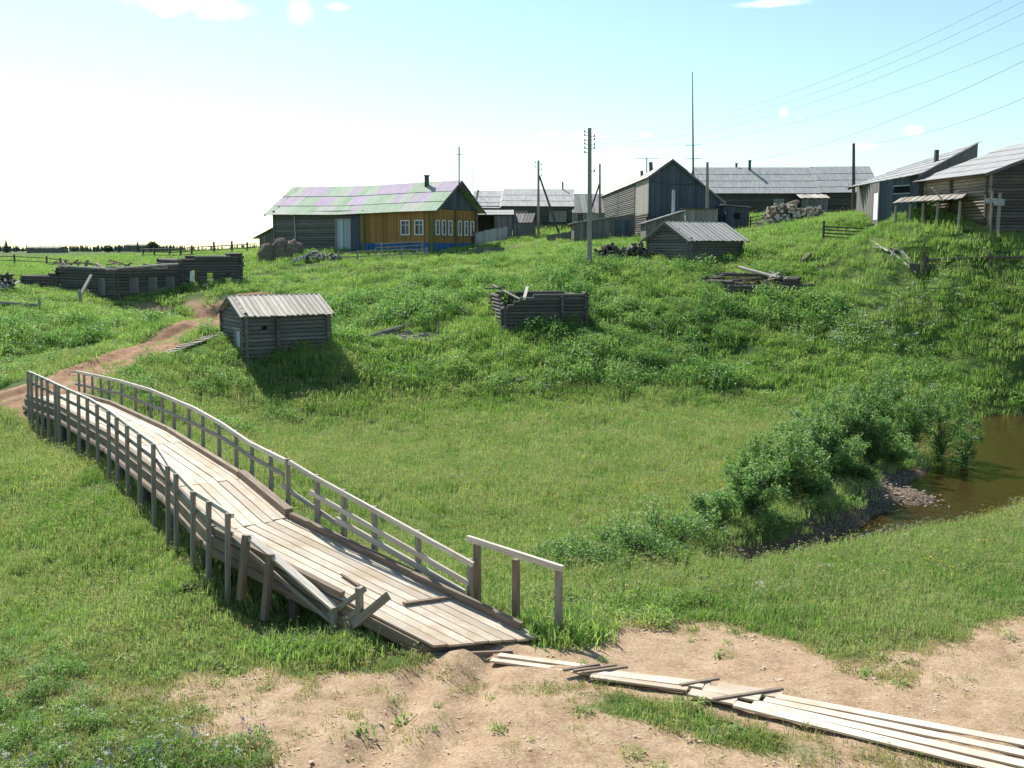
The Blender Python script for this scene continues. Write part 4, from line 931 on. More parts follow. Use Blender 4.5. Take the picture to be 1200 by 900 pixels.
# debris between bath house and cabin
pL = gpt(431, 398, .15); pR = gpt(480, 384, .18); loose_at('log', pL, pR, .34, .30, 'grey_log', 'thick grey log lying on the slope above a patch of rubble', 'log', cyl=True)
g = random.Random(8); e = empty('rubble_heap', gpt(470, 396), 'patch of stones and broken wood lying on the slope below the thick grey log', 'rubble')
mb = MB(); 
for k in range(60):
    p = Vector((g.gauss(0, 1.0), g.gauss(0, .7), 0)); w_ = e.location + p; p.z = gz(w_.x, w_.y) - e.location.z + .02; d = Vector((g.uniform(-1, 1), g.uniform(-1, 1), g.uniform(-.2, .4))).normalized() * g.uniform(.06, .22); mb.beam(p - d, p + d, g.uniform(.1, .3), g.uniform(.08, .22), jit=.04)
mb.build('stones', M['stone'], e)
for k in range(12):
    mb = MB(); mb.rng = random.Random(k)
    p = Vector((g.gauss(.2, 1.2), g.gauss(.1, .7), .15)); w_ = e.location + p; p.z = gz(w_.x, w_.y) - e.location.z + .1; d = Vector((g.uniform(-1, 1), g.uniform(-.4, .4), g.uniform(-.1, .2))).normalized() * g.uniform(.2, .8); mb.beam(p - d, p + d, .12, .05); mb.build('broken_board', M['dark_log'], e)
FOOT.append([(e.location.x - 2.2, e.location.y - 1.2), (e.location.x + 2.2, e.location.y - 1.2), (e.location.x + 2.2, e.location.y + 1.4), (e.location.x - 2.2, e.location.y + 1.4)])
loose_at('plank', gpt(457, 343, .2), gpt(484, 337, .45), .3, .06, 'grey_wood', 'upper grey plank of the two lying together high on the slope'); loose_at('plank', gpt(462, 344, .15), gpt(489, 340, .2), .25, .06, 'dark_log', 'dark plank lying under the upper grey plank high on the slope')

# the long ruined log building at left
org = at(138, 352, 79.5); 
def gp(px, py, Y): p = at(px, py, Y); p.z = org.z; return p
k0, k1, k2, k3, k4 = gp(28, 344, 87), gp(70, 344, 85), gp(138, 350, 79.5), gp(213, 345, 84.5), gp(283, 340, 87.5)
bk = Vector((1.5, 7, 0)); hz = lambda py, Y: at(0, py, Y).z - org.z
rl = empty('ruined_building', org, 'long roofless log building with three boarded windows and a taller wing pierced by two holes', 'ruin')
def rw(a, b, tops, ops=(), mat='dark_log', nm='wall', d=.24):
    mb = MB(); mb.rng = random.Random(int(a.x * 10) % 97); p, q_ = a - org, b - org; log_wall(mb, p, q_, tops, ops=ops, z0=-1.4, ext=.2, rough=.1, d=d, shift=.1); mb.build(nm, M[mat], rl)
l01, l12, l23, l34 = [(b - a).length for a, b in ((k0, k1), (k1, k2), (k2, k3), (k3, k4))]
bm_ = k3 - k2; bb_ = Vector((-3.0, 4.1, 0)).normalized() * 5.5; rw(k0, k1, [(0, hz(323, 87)), (l01, hz(321, 85))]); rw(k0, k0 + bk * .7, [(0, hz(323, 87)), (5, hz(322, 87))])
rw(k1, k2, [(0, hz(313, 85)), (l12, hz(318, 79.5))]); rw(k2, k3, [(0, hz(317, 79.5)), (l23, hz(311, 84.5))], mat='dark_log')
rw(k3, k4, [(0, hz(303, 84.5)), (l34 * .55, hz(300, 86)), (l34, hz(297, 87.5))], ops=[(l34 * .42, l34 * .52, hz(334, 86), hz(320, 86)), (l34 * .72, l34 * .82, hz(333, 86), hz(319, 86)), (l34 * .17, l34 * .22, hz(331, 86), hz(318, 86))])
rw(k4, k4 + bb_, [(0, hz(297, 87.5)), (5.6, hz(299, 88))]); rw(k3 + bb_, k4 + bb_, [(0, hz(303, 88)), (l34, hz(299, 90))], ops=[(l34 * .35, l34 * .6, 1.2, 2.6), (l34 * .7, l34 * .9, 1.2, 2.6)]); rw(k3, k3 + bb_, [(0, hz(303, 85)), (5, hz(303, 90))])
rw(k1 + bm_, k3, [(0, hz(311, 90)), (l12, hz(311, 85))]); rw(k1, k1 + bm_, [(0, hz(313, 85)), (l23, hz(312, 90))])
u23 = (k3 - k2).normalized(); n23 = Vector((u23.y, -u23.x, 0))
for a_, b_ in ((150, 161), (172, 182), (193, 203)):
    k = (b_ + a_) / 2; t_ = (k - 138) / 75 * l23; c_ = k2 - org + u23 * t_ + n23 * .14; w_ = l23 * .145
    mb = MB(); board_wall(mb, c_ - u23 * w_ / 2 + Vector((0, 0, hz(343, 82))), c_ + u23 * w_ / 2 + Vector((0, 0, hz(343, 82))), [(0, 1.25), (3, 1.25)], w=.2); mb.build('boarded_window', M['old_board'], rl)
u12 = (k2 - k1).normalized(); n12 = Vector((u12.y, -u12.x, 0)); c_ = k1 - org + u12 * l12 * .78 + n12 * .14; mb = MB(); board_wall(mb, c_ - u12 * .5, c_ + u12 * .5, [(0, 1.7), (1, 1.7)], w=.2, z0=.3); mb.build('boarded_window', M['old_board'], rl)
part(rl, 'wall_plate', 'pale_wood', lambda mb: (mb.beam(k1 - org + Vector((0, 0, hz(313, 85) + .12)), k2 - org + Vector((0, 0, hz(317, 79.5) + .1)), .2, .12), mb.beam(k2 - org + Vector((0, 0, hz(316, 79.5) + .12)), k3 - org + Vector((0, 0, hz(310, 84.5) + .08)), .2, .12)))
def _lr(mb):
    g = mb.rng
    for k in range(40):
        s_ = g.random(); base = (k1 - org).lerp(k2 - org, s_) if g.random() < .6 else (k2 - org).lerp(k3 - org, s_); p = base + (k1 + k3 - 2 * k2) * .5 * g.uniform(.1, .7) + Vector((0, 0, hz(312, 84) + g.uniform(-.4, .35))); d = Vector((g.uniform(-1, 1), g.uniform(-.5, .5), g.uniform(-.2, .25))).normalized() * g.uniform(.4, 1.3); mb.beam(p - d, p + d, g.uniform(.12, .3), .07)
part(rl, 'collapsed_roof', 'brown_wood', _lr)
part(rl, 'rafter', 'brown_wood', lambda mb: mb.beam(at(73, 314, 85) - org, at(78, 304, 85) - org, .25, .12))
FOOT.append([(p.x, p.y) for p in (k0, k1, k2, k3, k4, k4 + bb_, k3, k1 + bm_, k1)])
loose_at('pole', at(94, 346, 78), at(107, 322, 79.5), .22, .10, 'pale_wood', 'bleached plank leaning against the front of the long ruined building', 'plank')
loose_at('post', Vector((at(95, 350, 77.6).x, 77.6, gz(at(95, 350, 77.6).x, 77.6) - .3)), at(93, 341, 77.6), .28, .26, 'grey_wood', 'short leaning stump in front of the long ruined building', 'post', cyl=True)
loose_at('white_cloth', at(224.5, 330, 84.6), at(225, 318, 84.6), .3, .05, 'cloth_white', 'white rag hanging in the slit of the taller wing of the ruined building', 'cloth')

# far buildings
O9 = on(31, 300); O9.z = at(31, 297, 300).z
house('barn', 'long flat dark barn alone on the horizon at far left', 'barn', O9, 0, 9.6, 6, 1.5, 1.9, wmat='dark_log', roof='old_board', oe=.2, og=.2, walls={k: [(None, None, 'board', 'old_board')] for k in ('front', 'back', 'left', 'right')})
O10 = on(146, 330); O10.z = at(146, 290.5, 330).z
house('barn', 'tiny dark barn on the horizon below the pair of trees', 'barn', O10, 0, 9, 6, .7, 1.1, wmat='dark_log', roof='old_board', walls={k: [(None, None, 'board', 'old_board')] for k in ('front', 'back', 'left', 'right')})

# ================================================================== POLES, FENCES, WOODPILES
def pole(label, px, Y, top, r=.15, name='utility_pole', cat='utility pole', lean=0, group='wooden poles', base=None, ins=(), mat='grey_wood', taper=.75):
    b = on(px, Y); t0 = at(px + lean, top, Y); e = empty(name, b, label, cat, group); h = t0 - b
    mb = MB(); mb.cyl((0, 0, -.6), h, r, r * taper, 10); mb.build('pole', M[mat], e)
    for (side, py) in ins:
        p = at(px + lean, py, Y) - b; mb = MB(); d = Vector((side, 0, 0)); mb.cyl(p, p + d * .38, .02); mb.cyl(p + d * .36 + Vector((0, 0, -.02)), p + d * .36 + Vector((0, 0, .16)), .06, .04, 8); mb.build('insulator', M['ceramic'], e)
    return e, b
PB, pbl = pole('tallest pole nearest the camera with insulators down both sides', 691, 78, 150, .19, ins=[(-1, 155), (-1, 159), (-1, 165), (-1, 169), (-1, 174), (-1, 179), (1, 160), (1, 164), (1, 170), (1, 174), (1, 201)])
for (px, Y, top, lab, bx0, by0, bx1, by1, ins) in ((631, 114, 188, 'pole with a long slanting brace in front of the long grey house', 632, 206, 655, 273, [(-1, 191), (1, 193), (-1, 196), (1, 199), (1, 206)]), (703, 130, 192, 'far pole with a brace slanting to the left, just right of the tallest pole', 703, 214, 689, 256, [])):
    e, b = pole(lab, px, Y, top, .16, ins=ins); p, q = at(bx0, by0, Y) - b, at(bx1, by1, Y - 1) - b; mb = MB(); mb.cyl(q - (p - q).normalized() * .5, p, .13, .10, 8); mb.build('brace', M['dark_log'], e)
pole('short pole in front of the right slope of the dark gabled barn', 829, 100, 190, .17, name='pole', cat='pole')
pole('dark pole standing at the left end of the board-clad house', 1000.5, 97, 168, .17, ins=(), mat='dark_log')
e, b = pole('very tall thin aerial mast with two crossbars behind the dark gabled barn', 813, 118, 84, .16, name='aerial_mast', cat='mast', group=None, mat='dark_log', taper=.25, lean=-1.5)
for py, w_ in ((170, .85), (186, .85)):
    p = at(812.5, py, 118) - b; mb = MB(); mb.cyl(p - Vector((w_, 0, .03)), p + Vector((w_, 0, .03)), .03); mb.build('crossbar', M['dark_metal'], e)
def aerial(label, px, Y, y0, y1, bars, r=.035):
    b = at(px, y0, Y); e = empty('aerial', b, label, 'aerial', 'television aerials'); h = at(px, y1, Y) - b; mb = MB(); mb.cyl((0, 0, -.3), h, r); mb.build('mast', M['dark_metal'], e)
    for py, hw in bars:
        p = at(px, py, Y) - b; mb = MB(); mb.cyl(p - Vector((hw, 0, 0)), p + Vector((hw, 0, 0)), .025); mb.build('crossbar', M['dark_metal'], e)
aerial('aerial mast on the ridge end of the ochre house', 538, 97.3, 217, 172, [(181, .35)], .06)
aerial('thin bare aerial above the left end of the long grey house', 554, 129, 223, 200, [], .03)
aerial('flat wide aerial standing on the bright roof of the dark gabled barn', 758, 114, 199, 185, [(185.5, 1.3)], .06)
# wires
def wire(label, a, b, sag, r=.012, group='overhead wires'):
    n = 22; pts = []
    for i in range(n + 1):
        u = i / n; p = a.lerp(b, u); p.z -= sag * 4 * u * (1 - u); pts.append(p)
    o = pts[0].copy(); mb = MB()
    for p, q in zip(pts[:-1], pts[1:]): mb.cyl(p - o, q - o, r, None, 4, caps=False)
    w_ = mb.build('overhead_wire', M['dark_metal'], None); w_.location = o; return tag(w_, label, 'wire', group)
for (y0, x1, y1, lab, Y1, sg) in ((160, 1250, -40, 'topmost of the bundle of overhead wires rising to the upper right corner', 46, 1.6), (164, 1275, -38, 'second wire from the top of the overhead bundle rising to the right', 46, 1.75), (170, 1290, -30, 'third wire from the top of the overhead bundle rising to the right', 46, 1.8), (174, 1310, 2, 'lowest wire of the overhead bundle, set a little apart from the other three', 46, 1.8)):
    wire(lab, at(695.5, y0 - 1.5, 78), at(x1, y1, Y1), sg, .008)
wire('single overhead wire running right from the short pole by the barn', at(829, 192, 100), at(1290, 25, 50), 1.6, .011)
wire('overhead wire leaving the dark pole over the roof of the board-clad house', at(1000.5, 170, 97), at(1280, 78, 58), .9, .012)
wire('slack cable hung across the dark gable of the barn', at(761, 212, 104.6), at(823, 214, 104.6), .25, .03, None)
# fences
def fence(label, pts, h, rails, post_px, mat='grey_wood', rw=.09, pr=.08, hh=None, vert=False, cyl=True):
    """pts: (px, Y) along the fence; rails: heights above the ground"""
    P = [on(px, Y) for px, Y in pts]; o = P[0].copy(); e = empty('fence', o, label, 'fence')
    def along(px):
        for (a, ya), (b, yb) in zip(pts[:-1], pts[1:]):
            if min(a, b) <= px <= max(a, b): return on(px, ya + (yb - ya) * (px - a) / (b - a))
        return on(px, pts[-1][1])
    for z in rails:
        mb = MB()
        for a, b in zip(P[:-1], P[1:]):
            a_, b_ = a - o + Vector((0, 0, z + random.Random(int(z * 99)).uniform(-.05, .05))), b - o + Vector((0, 0, z))
            if cyl: mb.cyl(a_, b_, rw / 2, rw / 2.6, 6)
            else: mb.beam(a_, b_, .04, rw)
        mb.build('rail', M[mat], e)
    for px in post_px:
        p = along(px) - o; mb = MB(); mb.cyl(p - Vector((0, 0, .4)), p + Vector((.02, 0, h)), pr, pr * .85, 7); mb.build('post', M[mat], e)
    return e
fence('three-rail pole fence on the brow below the firewood heap', [(963, 80.5), (1022, 80)], 1.55, (.35, .62, .9, 1.15), (964.5, 1022), 'dark_log', .12, .11)
fence('long single-rail fence running off the right edge below the near log house', [(1083, gpt(1083, 317).y), (1158, gpt(1158, 314).y), (1290, gpt(1190, 312).y - .5)], .95, (.72,), (1084, 1159, 1230), 'dark_log', .2, .14)
fence('low pole fence in front of the ochre and grey house', [(395, 92.5), (420, 92), (460, 91.6), (502, 91)], .95, (.35, .75), (397, 419, 440, 471, 500), 'grey_wood', .13, .09)
fence('upper rail fence climbing towards the blue plinth of the ochre house', [(440, 93.3), (497, 93)], 1.3, (.9, 1.2), (447, 495), 'grey_wood', .12, .08)
fence('far pole fence on the field at the left edge', [(-10, 126), (17, 125), (55, 124), (80, 123)], 1.2, (.5, .95), (17, 55, 71), 'dark_log', .12, .12)
fence('distant weathered fence behind the taller wing of the ruined building', [(165, 150), (200, 135), (245, 128), (300, 125)], 1.6, (.4, .8, 1.25), (168, 181, 199, 212, 225, 251, 272, 290), 'dark_log', .14, .14)
fence('short piece of rail fence left of the ruined building at the left edge', [(-8, 73), (47, 72.5)], .8, (.35,), (46.5,), 'grey_wood', .3, .1)
fence('bit of rail fence between the box shed and the firewood heap', [(877, 102), (897, 101)], 1.5, (.4, .75, 1.1, 1.4), (879, 896), 'dark_log', .1, .08)
def pickets(label, px0, Y0, px1, Y1, h, mat, gap=.04, w=.14, z0=.05):
    a, b = on(px0, Y0), on(px1, Y1); e = empty('board_fence', a, label, 'fence'); d = b - a; n = int(d.length / (w + gap)); mb = MB()
    for i in range(n):
        p = d * ((i + .5) / n); hh = h * mb.rng.uniform(.93, 1.04); mb.beam(p + Vector((0, 0, z0)), p + Vector((0, 0, hh)), w, .025, up=(d.y, -d.x, 0))
    mb.build('boards', M[mat], e); mb = MB(); off = Vector((-d.y, d.x, 0)).normalized() * .05
    for z in (.35, h * .8): mb.beam(off + Vector((0, 0, z)), d + off + Vector((0, 0, z)), .06, .08)
    mb.build('rail', M['grey_wood'], e)
    for u in (0, .33, .66, 1): mb = MB(); mb.cyl(d * u + off * 2 - Vector((0, 0, .3)), d * u + off * 2 + Vector((0, 0, h * 1.05)), .07); mb.build('post', M['old_board'], e)
pickets('pale board fence between the ochre house and the grey board shed', 557, 101, 595, 108, 1.35, 'light_board')
pickets('low dark board edging across the grass right of the braced pole', 641, 101, 668, 99.5, .75, 'old_board', 0, .2)
pickets('low dark board edging in the grass by the corner of the ochre house', 556, 92.5, 590, 92, .55, 'old_board', 0, .2)
# fallen fence: loose bleached poles
for i, (x0, y0, x1, y1, w_, mt, lab) in enumerate((
    (1023, 285, 1040, 296, .14, 'pale_wood', 'bleached pole leading down from the corner post into the fallen fence'), (1040, 293, 1073, 321, .18, 'pale_wood', 'longest bleached pole of the fallen fence sloping down to the right'),
    (1048, 289, 1068, 312, .15, 'grey_wood', 'grey pole lying on top of the fallen fence'), (1024, 292, 1052, 294, .2, 'grey_wood', 'short grey board lying level in the fallen fence'),
    (1044, 302, 1049, 293, .12, 'pale_wood', 'stubby bleached stake in the middle of the fallen fence'), (1053, 287, 1071, 315, .16, 'old_board', 'dark pole at the right side of the fallen fence'),
    (1056, 296, 1066, 306, .12, 'pale_wood', 'thin bleached slat across the fallen fence'))):
    ya, yb = 78.5 - (x0 - 1023) * .175, 78.5 - (x1 - 1023) * .175
    loose_at('fallen_pole', gpt(x0, y0 + 3, .28), gpt(x1, y1 + 3, .28), w_, w_ * .8, mt, lab, 'pole', 'fallen fence poles', cyl=True)
e = empty('broken_fence_post', on(1084, gpt(1084, 317).y - .1), 'stout dark stump where the single-rail fence begins', 'post'); mb = MB(); mb.cyl((0, 0, -.3), (-.15, 0, 1.35), .16, .13); mb.build('post', M['dark_log'], e); mb = MB(); mb.beam((-1.0, .1, .35), (1.6, -.2, .25), .12, .5, jit=.05); mb.build('board', M['dark_log'], e)
loose_at('plank', gpt(936, 309, .05), gpt(936, 309, .05) + Vector((.9, .3, .75)), .5, .06, 'dark_log', 'dark broken board propped up in the grass above the collapsed log frame')
loose_at('plank', at(968, 261, 92), at(980, 263, 92), .3, .25, 'pale_wood', 'pale board lying in the grass above the pole fence')
loose_at('plank', gpt(0, 342, .2), gpt(21, 337, .5), .5, .08, 'grey_wood', 'grey board lying in the grass at the left edge below the log pile')
loose_at('white_boat', Vector((*[atz(1190, 474, .6).x, atz(1190, 474, .6).y], gz(atz(1190, 474, .6).x, atz(1190, 474, .6).y) + .15)), Vector((atz(1235, 482, .6).x, atz(1235, 482, .6).y, gz(atz(1235, 482, .6).x, atz(1235, 482, .6).y) + .2)), .9, .35, 'white_paint', 'whitish upturned punt on the bank at the right edge above the pool', 'boat')
# wood piles: every pile one heap of logs
def pile(label, px0, px1, Y, h, seed, mat='dark_log', messy=.3, rr=(.07, .13), n=70, dep=1.2, ends='ash_end', axis='y'):
    a, b = on(px0, Y), on(px1, Y); c = (a + b) / 2; g = random.Random(seed); W_ = abs(b.x - a.x); e = empty('woodpile', c, label, 'woodpile')
    mb = MB(); mb.rng = random.Random(seed)
    for i in range(n):
        u = g.uniform(-.5, .5); top = h * (1 - abs(u * 2) ** 3 * .6) * (.75 + .3 * math.sin(u * 9 + seed)); x = u * W_; w = c + Vector((x, 0, 0)); z = gz(w.x, w.y) - c.z + g.random() ** .8 * top; r = g.uniform(*rr)
        d = Vector((g.gauss(0, messy), 1, g.gauss(0, messy * .5))).normalized() * dep * g.uniform(.35, .6)
        if g.random() < messy * .6: d = Vector((g.uniform(.5, 1) * g.choice((-1, 1)), g.uniform(-.5, .5), g.gauss(0, .25))).normalized() * dep * .5
        p = Vector((x, g.uniform(-.25, .25), z)); mb.cyl(p - d, p + d, r, r * .9, 7, endmi=1)
    mb.build('logs', [M[mat], M[ends]], e); return e
pile('big jumbled heap of split firewood with pale ends in front of the very long house', 897, 954, 100, 2.0, 3, 'warm_log', .5, (.10, .20), 170, 2.4)
pile('dark stacked log pile between the tallest pole and the plank-roofed shed', 704, 760, gpt(731, 303).y, 1.3, 5, 'dark_log', .12, (.09, .15), 120, 1.4, ends='dark_log')
pile('low woodpile with pale tops in front of the grey end of the ochre house', 347, 396, 93, .85, 9, 'grey_log', .5, (.08, .14), 90, 1.3)
pile('pile of round logs at the left edge of the field', -6, 13, 80, 1.2, 12, 'dark_log', .3, (.08, .14), 46, 1.6)
# hay heap
hb_ = on(329, 97); e = empty('hay_heap', hb_, 'grey-brown heap of old hay in three humps by the ochre house', 'haystack')
import bmesh
bm = bmesh.new()
for k, (x, r_, hh) in enumerate(((-1.15, .95, 1.35), (0, 1.0, 1.75), (1.1, 1.05, 1.6))):
    m4 = Matrix.Translation((x, .15 * k, .1)) @ Matrix.Diagonal((r_, r_, hh, 1)); bmesh.ops.create_icosphere(bm, subdivisions=4, radius=1, matrix=m4)
for v_ in bm.verts: v_.co += Vector((1, 1, 1)) * .18 * noise.noise(v_.co * 2.5) + v_.normal * .12 * noise.noise(v_.co * 7)
me = bpy.data.meshes.new('heap'); bm.to_mesh(me); bm.free(); me.materials.append(M['hay']); me.polygons.foreach_set('use_smooth', [True] * len(me.polygons)); ho = bpy.data.objects.new('heap', me); COL.objects.link(ho); ho.parent = e
HEAP = e
# slatted walkway behind the bridge
A_, B_ = gpt(191, 416), gpt(258, 391); _n = Vector((B_.y - A_.y, A_.x - B_.x, 0)).normalized() * .5; FOOT.append([((A_ - _n).x, (A_ - _n).y), ((B_ - _n).x, (B_ - _n).y), ((B_ + _n * 1.6).x, (B_ + _n * 1.6).y), ((A_ + _n * 1.6).x, (A_ + _n * 1.6).y)]); e = empty('slatted_walkway', A_, 'short walkway of pale cross slats on the slope below the bath house', 'boardwalk'); mb = MB(); n = 15
for k in range(n):
    p = A_.lerp(B_, (k + .5) / n); p.z = gz(p.x, p.y) + .07; d = (B_ - A_).normalized(); sd = Vector((d.y, -d.x, 0)); p -= A_; mb.beam(p - sd * .36, p + sd * .36, .20, .03)
mb.build('slats', M['pale_wood'], e); mb = MB(); d = (B_ - A_).normalized(); sd = Vector((d.y, -d.x, 0))
for s_ in (-.25, .25):
    for k in range(6): p = A_.lerp(B_, k / 6); q = A_.lerp(B_, (k + 1) / 6); p.z = gz(p.x, p.y) + .02; q.z = gz(q.x, q.y) + .02; mb.beam(p - A_ + sd * s_, q - A_ + sd * s_, .07, .05)
mb.build('runners', M['brown_wood'], e)

# ================================================================== VEGETATION
def leaf_mat(name, c1, c2, c3=None, trans=.45, scale=.35, spec=.25):
    m = new_mat(name); t = NT(m)
    pos = t.n('ShaderNodeNewGeometry').outputs['Position']
    oi = t.n('ShaderNodeObjectInfo').outputs['Random']
    at_ = t.attr('rnd').outputs['Fac']
    n = t.noise(pos, scale, 4, .65)
    f = t.math('ADD', t.math('MULTIPLY', n, 1.1), t.math('MULTIPLY_ADD', oi, .35)); f.node.inputs[1].default_value
    f = t.math('ADD', t.math('MULTIPLY', n, .9), t.math('ADD', t.math('MULTIPLY', oi, .25), t.math('MULTIPLY', at_, .30)))
    stops = [(.40, c1), (.66, c2)] + ([(.88, c3)] if c3 else [])
    c = t.ramp(f, stops)
    b = t.n('ShaderNodeBsdfPrincipled'); b.inputs['Roughness'].default_value = .55; b.inputs['Specular IOR Level'].default_value = spec
    tr = t.n('ShaderNodeBsdfTranslucent'); mx = t.n('ShaderNodeMixShader'); mx.inputs[0].default_value = trans
    tc = t.mix(1.0, c, (1.08, 1.32, .68), 'MULTIPLY')
    o = t.n('ShaderNodeOutputMaterial')
    t.l(c, b.inputs['Base Color']); t.l(tc, tr.inputs['Color']); t.l(b.outputs[0], mx.inputs[1]); t.l(tr.outputs[0], mx.inputs[2]); t.l(mx.outputs[0], o.inputs['Surface'])
    return m
M['meadow_leaf'] = leaf_mat('meadow_leaf', (.14, .25, .065), (.25, .36, .12), (.43, .43, .24))
M['hill_leaf'] = leaf_mat('hill_leaf', (.125, .235, .055), (.235, .36, .10), (.38, .43, .18))
M['dry_leaf'] = leaf_mat('dry_leaf', (.15, .22, .06), (.28, .28, .12), (.42, .35, .21), scale=1.2)
M['weed_leaf'] = leaf_mat('weed_leaf', (.075, .165, .05), (.15, .27, .08), (.28, .38, .15), trans=.45)
M['bush_leaf'] = leaf_mat('bush_leaf', (.06, .14, .04), (.14, .25, .075), (.28, .38, .17), trans=.45, scale=1.5, spec=.45)
M['conifer'] = leaf_mat('conifer', (.035, .07, .045), (.06, .10, .06), trans=.1, scale=.02)  # greens lightened a little to stand in for distant haze
M['yellow_petal'] = flat_mat('yellow_petal', (.75, .55, .03), var=.1)
M['white_petal'] = flat_mat('white_petal', (.72, .74, .66), var=.08)
M['purple_petal'] = flat_mat('purple_petal', (.22, .16, .42), var=.2)
M['bark'] = flat_mat('bark', (.13, .11, .085), .9, scale=8, var=.4)

class LM:
    """light mesh of blades and leaves"""
    def __init__(s, seed=1): s.v = []; s.f = []; s.r = []; s.mi = []; s.g = random.Random(seed)
    def tri(s, pts, r, mi=0):
        b = len(s.v); s.v += [tuple(p) for p in pts]; s.f.append(tuple(range(b, b + len(pts)))); s.r.append(r); s.mi.append(mi)
    def blade(s, x, y, h, w, lean, az, mi=0):
        r = s.g.random(); dx, dy = math.cos(az), math.sin(az); px_, py_ = -dy * w / 2, dx * w / 2
        m1 = (x + dx * lean * .28, y + dy * lean * .28, h * .55); m2 = (x + dx * lean, y + dy * lean, h * (1 - .25 * lean / max(h, .01)))
        s.tri([(x - px_, y - py_, -.03), (x + px_, y + py_, -.03), (m1[0] + px_ * .85, m1[1] + py_ * .85, m1[2]), (m1[0] - px_ * .85, m1[1] - py_ * .85, m1[2])], r, mi)
        s.tri([(m1[0] - px_ * .85, m1[1] - py_ * .85, m1[2]), (m1[0] + px_ * .85, m1[1] + py_ * .85, m1[2]), m2], r, mi)
    def leaf(s, p, sz, mi=0, asp=.5, up=.4, r=None):
        g = s.g; d = Vector((g.gauss(0, 1), g.gauss(0, 1), g.gauss(up * .3, .6))).normalized(); n = Vector((g.gauss(0, 1), g.gauss(0, 1), g.gauss(0, 1) + up * 2))
        sd = d.cross(n).normalized() * sz * asp * .5; p = Vector(p); r = g.random() if r is None else r
        s.tri([p, p + d * sz * .5 + sd, p + d * sz, p + d * sz * .5 - sd], r, mi)
    def obj(s, name, mats, link=False, parent=None):
        me = bpy.data.meshes.new(name); me.from_pydata(s.v, [], s.f)
        a = me.attributes.new('rnd', 'FLOAT', 'FACE'); a.data.foreach_set('value', s.r)
        for m_ in mats: me.materials.append(M[m_])
        me.polygons.foreach_set('material_index', s.mi); me.update()
        ob = bpy.data.objects.new(name, me)
        if link: COL.objects.link(ob)
        if parent is not None: ob.parent = parent
        return ob
def tuft(seed, n, h0, h1, rad, w, lean=.18, heads=0):
    m_ = LM(seed); g = m_.g
    for i in range(n):
        a = g.uniform(0, 6.28); d = rad * math.sqrt(g.random()); h = g.uniform(h0, h1)
        m_.blade(d * math.cos(a), d * math.sin(a), h, w * g.uniform(.7, 1.3), g.uniform(.1, 1) * lean, g.uniform(0, 6.28), 0)
        if i < heads:
            x, y = d * math.cos(a), d * math.sin(a); hh = h1 * g.uniform(1.0, 1.35); m_.blade(x, y, hh, w * .45, lean * .3, a, 1)
            for k in range(3): m_.leaf((x + g.uniform(-.02, .02), y + g.uniform(-.02, .02), hh * g.uniform(.85, .98)), .06, 1, .35)
    return m_
def weed(seed, n, rad, h, sz):
    m_ = LM(seed); g = m_.g
    for i in range(n):
        a = g.uniform(0, 6.28); q = g.random() ** .5; z = h * g.random() ** .6 * (1.05 - .55 * q * q)
        m_.leaf((rad * q * math.cos(a), rad * q * math.sin(a), z), sz * g.uniform(.6, 1.3), 0, .55, up=.9)
    for i in range(10):
        a = g.uniform(0, 6.28); d = rad * g.random(); m_.blade(d * math.cos(a), d * math.sin(a), h * g.uniform(.8, 1.25), .03, .12, g.uniform(0, 6.28))
    return m_
def umbel(seed):
    m_ = LM(seed); g = m_.g
    for k in range(3):
        x, y, h = g.uniform(-.25, .25), g.uniform(-.25, .25), g.uniform(.55, .95); m_.blade(x, y, h * 1.15, .014, .03, g.uniform(0, 6))
        for j in range(16): m_.leaf((x + g.gauss(0, .05), y + g.gauss(0, .05), h + g.uniform(-.02, .03)), .035, 1, .9, up=2)
    for k in range(14): m_.leaf((g.uniform(-.3, .3), g.uniform(-.3, .3), g.uniform(.1, .5)), .14, 0, .5, up=1)
    return m_
def yellow(seed):
    m_ = LM(seed); g = m_.g
    for k in range(7):
        x, y, h = g.uniform(-.3, .3), g.uniform(-.3, .3), g.uniform(.3, .55); m_.blade(x, y, h, .01, .02, 0)
        for j in range(3): m_.leaf((x, y, h), .035, 1, .9, up=2)
    return m_
def lupin(seed):
    m_ = LM(seed); g = m_.g
    for k in range(3):
        x, y, h = g.uniform(-.15, .15), g.uniform(-.15, .15), g.uniform(.25, .4); m_.blade(x, y, h, .012, .02, 0)
        for j in range(22): m_.leaf((x + g.gauss(0, .015), y + g.gauss(0, .015), h - .12 + .14 * j / 22), .03, 1, .8, up=.5)
    for k in range(26): m_.leaf((g.uniform(-.22, .22), g.uniform(-.22, .22), g.uniform(.03, .2)), .08, 0, .4, up=1)
    return m_
def src(name, meshes, mats):
    c = bpy.data.collections.new(name)
    for i, m_ in enumerate(meshes): c.objects.link(m_.obj(name + '_piece', mats))
    return c
S_MEADOW = src('meadow_tuft', [tuft(i, 40, .12, .30, .30, .015, .16, 9 if i % 2 else 3) for i in range(5)], ['meadow_leaf', 'dry_leaf'])
S_FAR = src('hill_tuft', [tuft(20 + i, 44, .14, .38, .5, .028, .26, 1) for i in range(5)], ['hill_leaf', 'dry_leaf'])
S_SHORT = src('short_tuft', [tuft(40 + i, 22, .04, .13, .17, .011, .07, 3 if i % 2 else 0) for i in range(5)], ['dry_leaf', 'dry_leaf'])
S_GREEN = src('green_tuft', [tuft(60 + i, 24, .07, .20, .18, .013, .09) for i in range(4)], ['meadow_leaf'])
S_WEED = src('weed_clump', [weed(70 + i, 190, .50, .55, .095) for i in range(5)], ['weed_leaf'])
S_LIGHTWEED = src('light_weed_clump', [weed(80 + i, 150, .45, .42, .08) for i in range(4)], ['hill_leaf'])
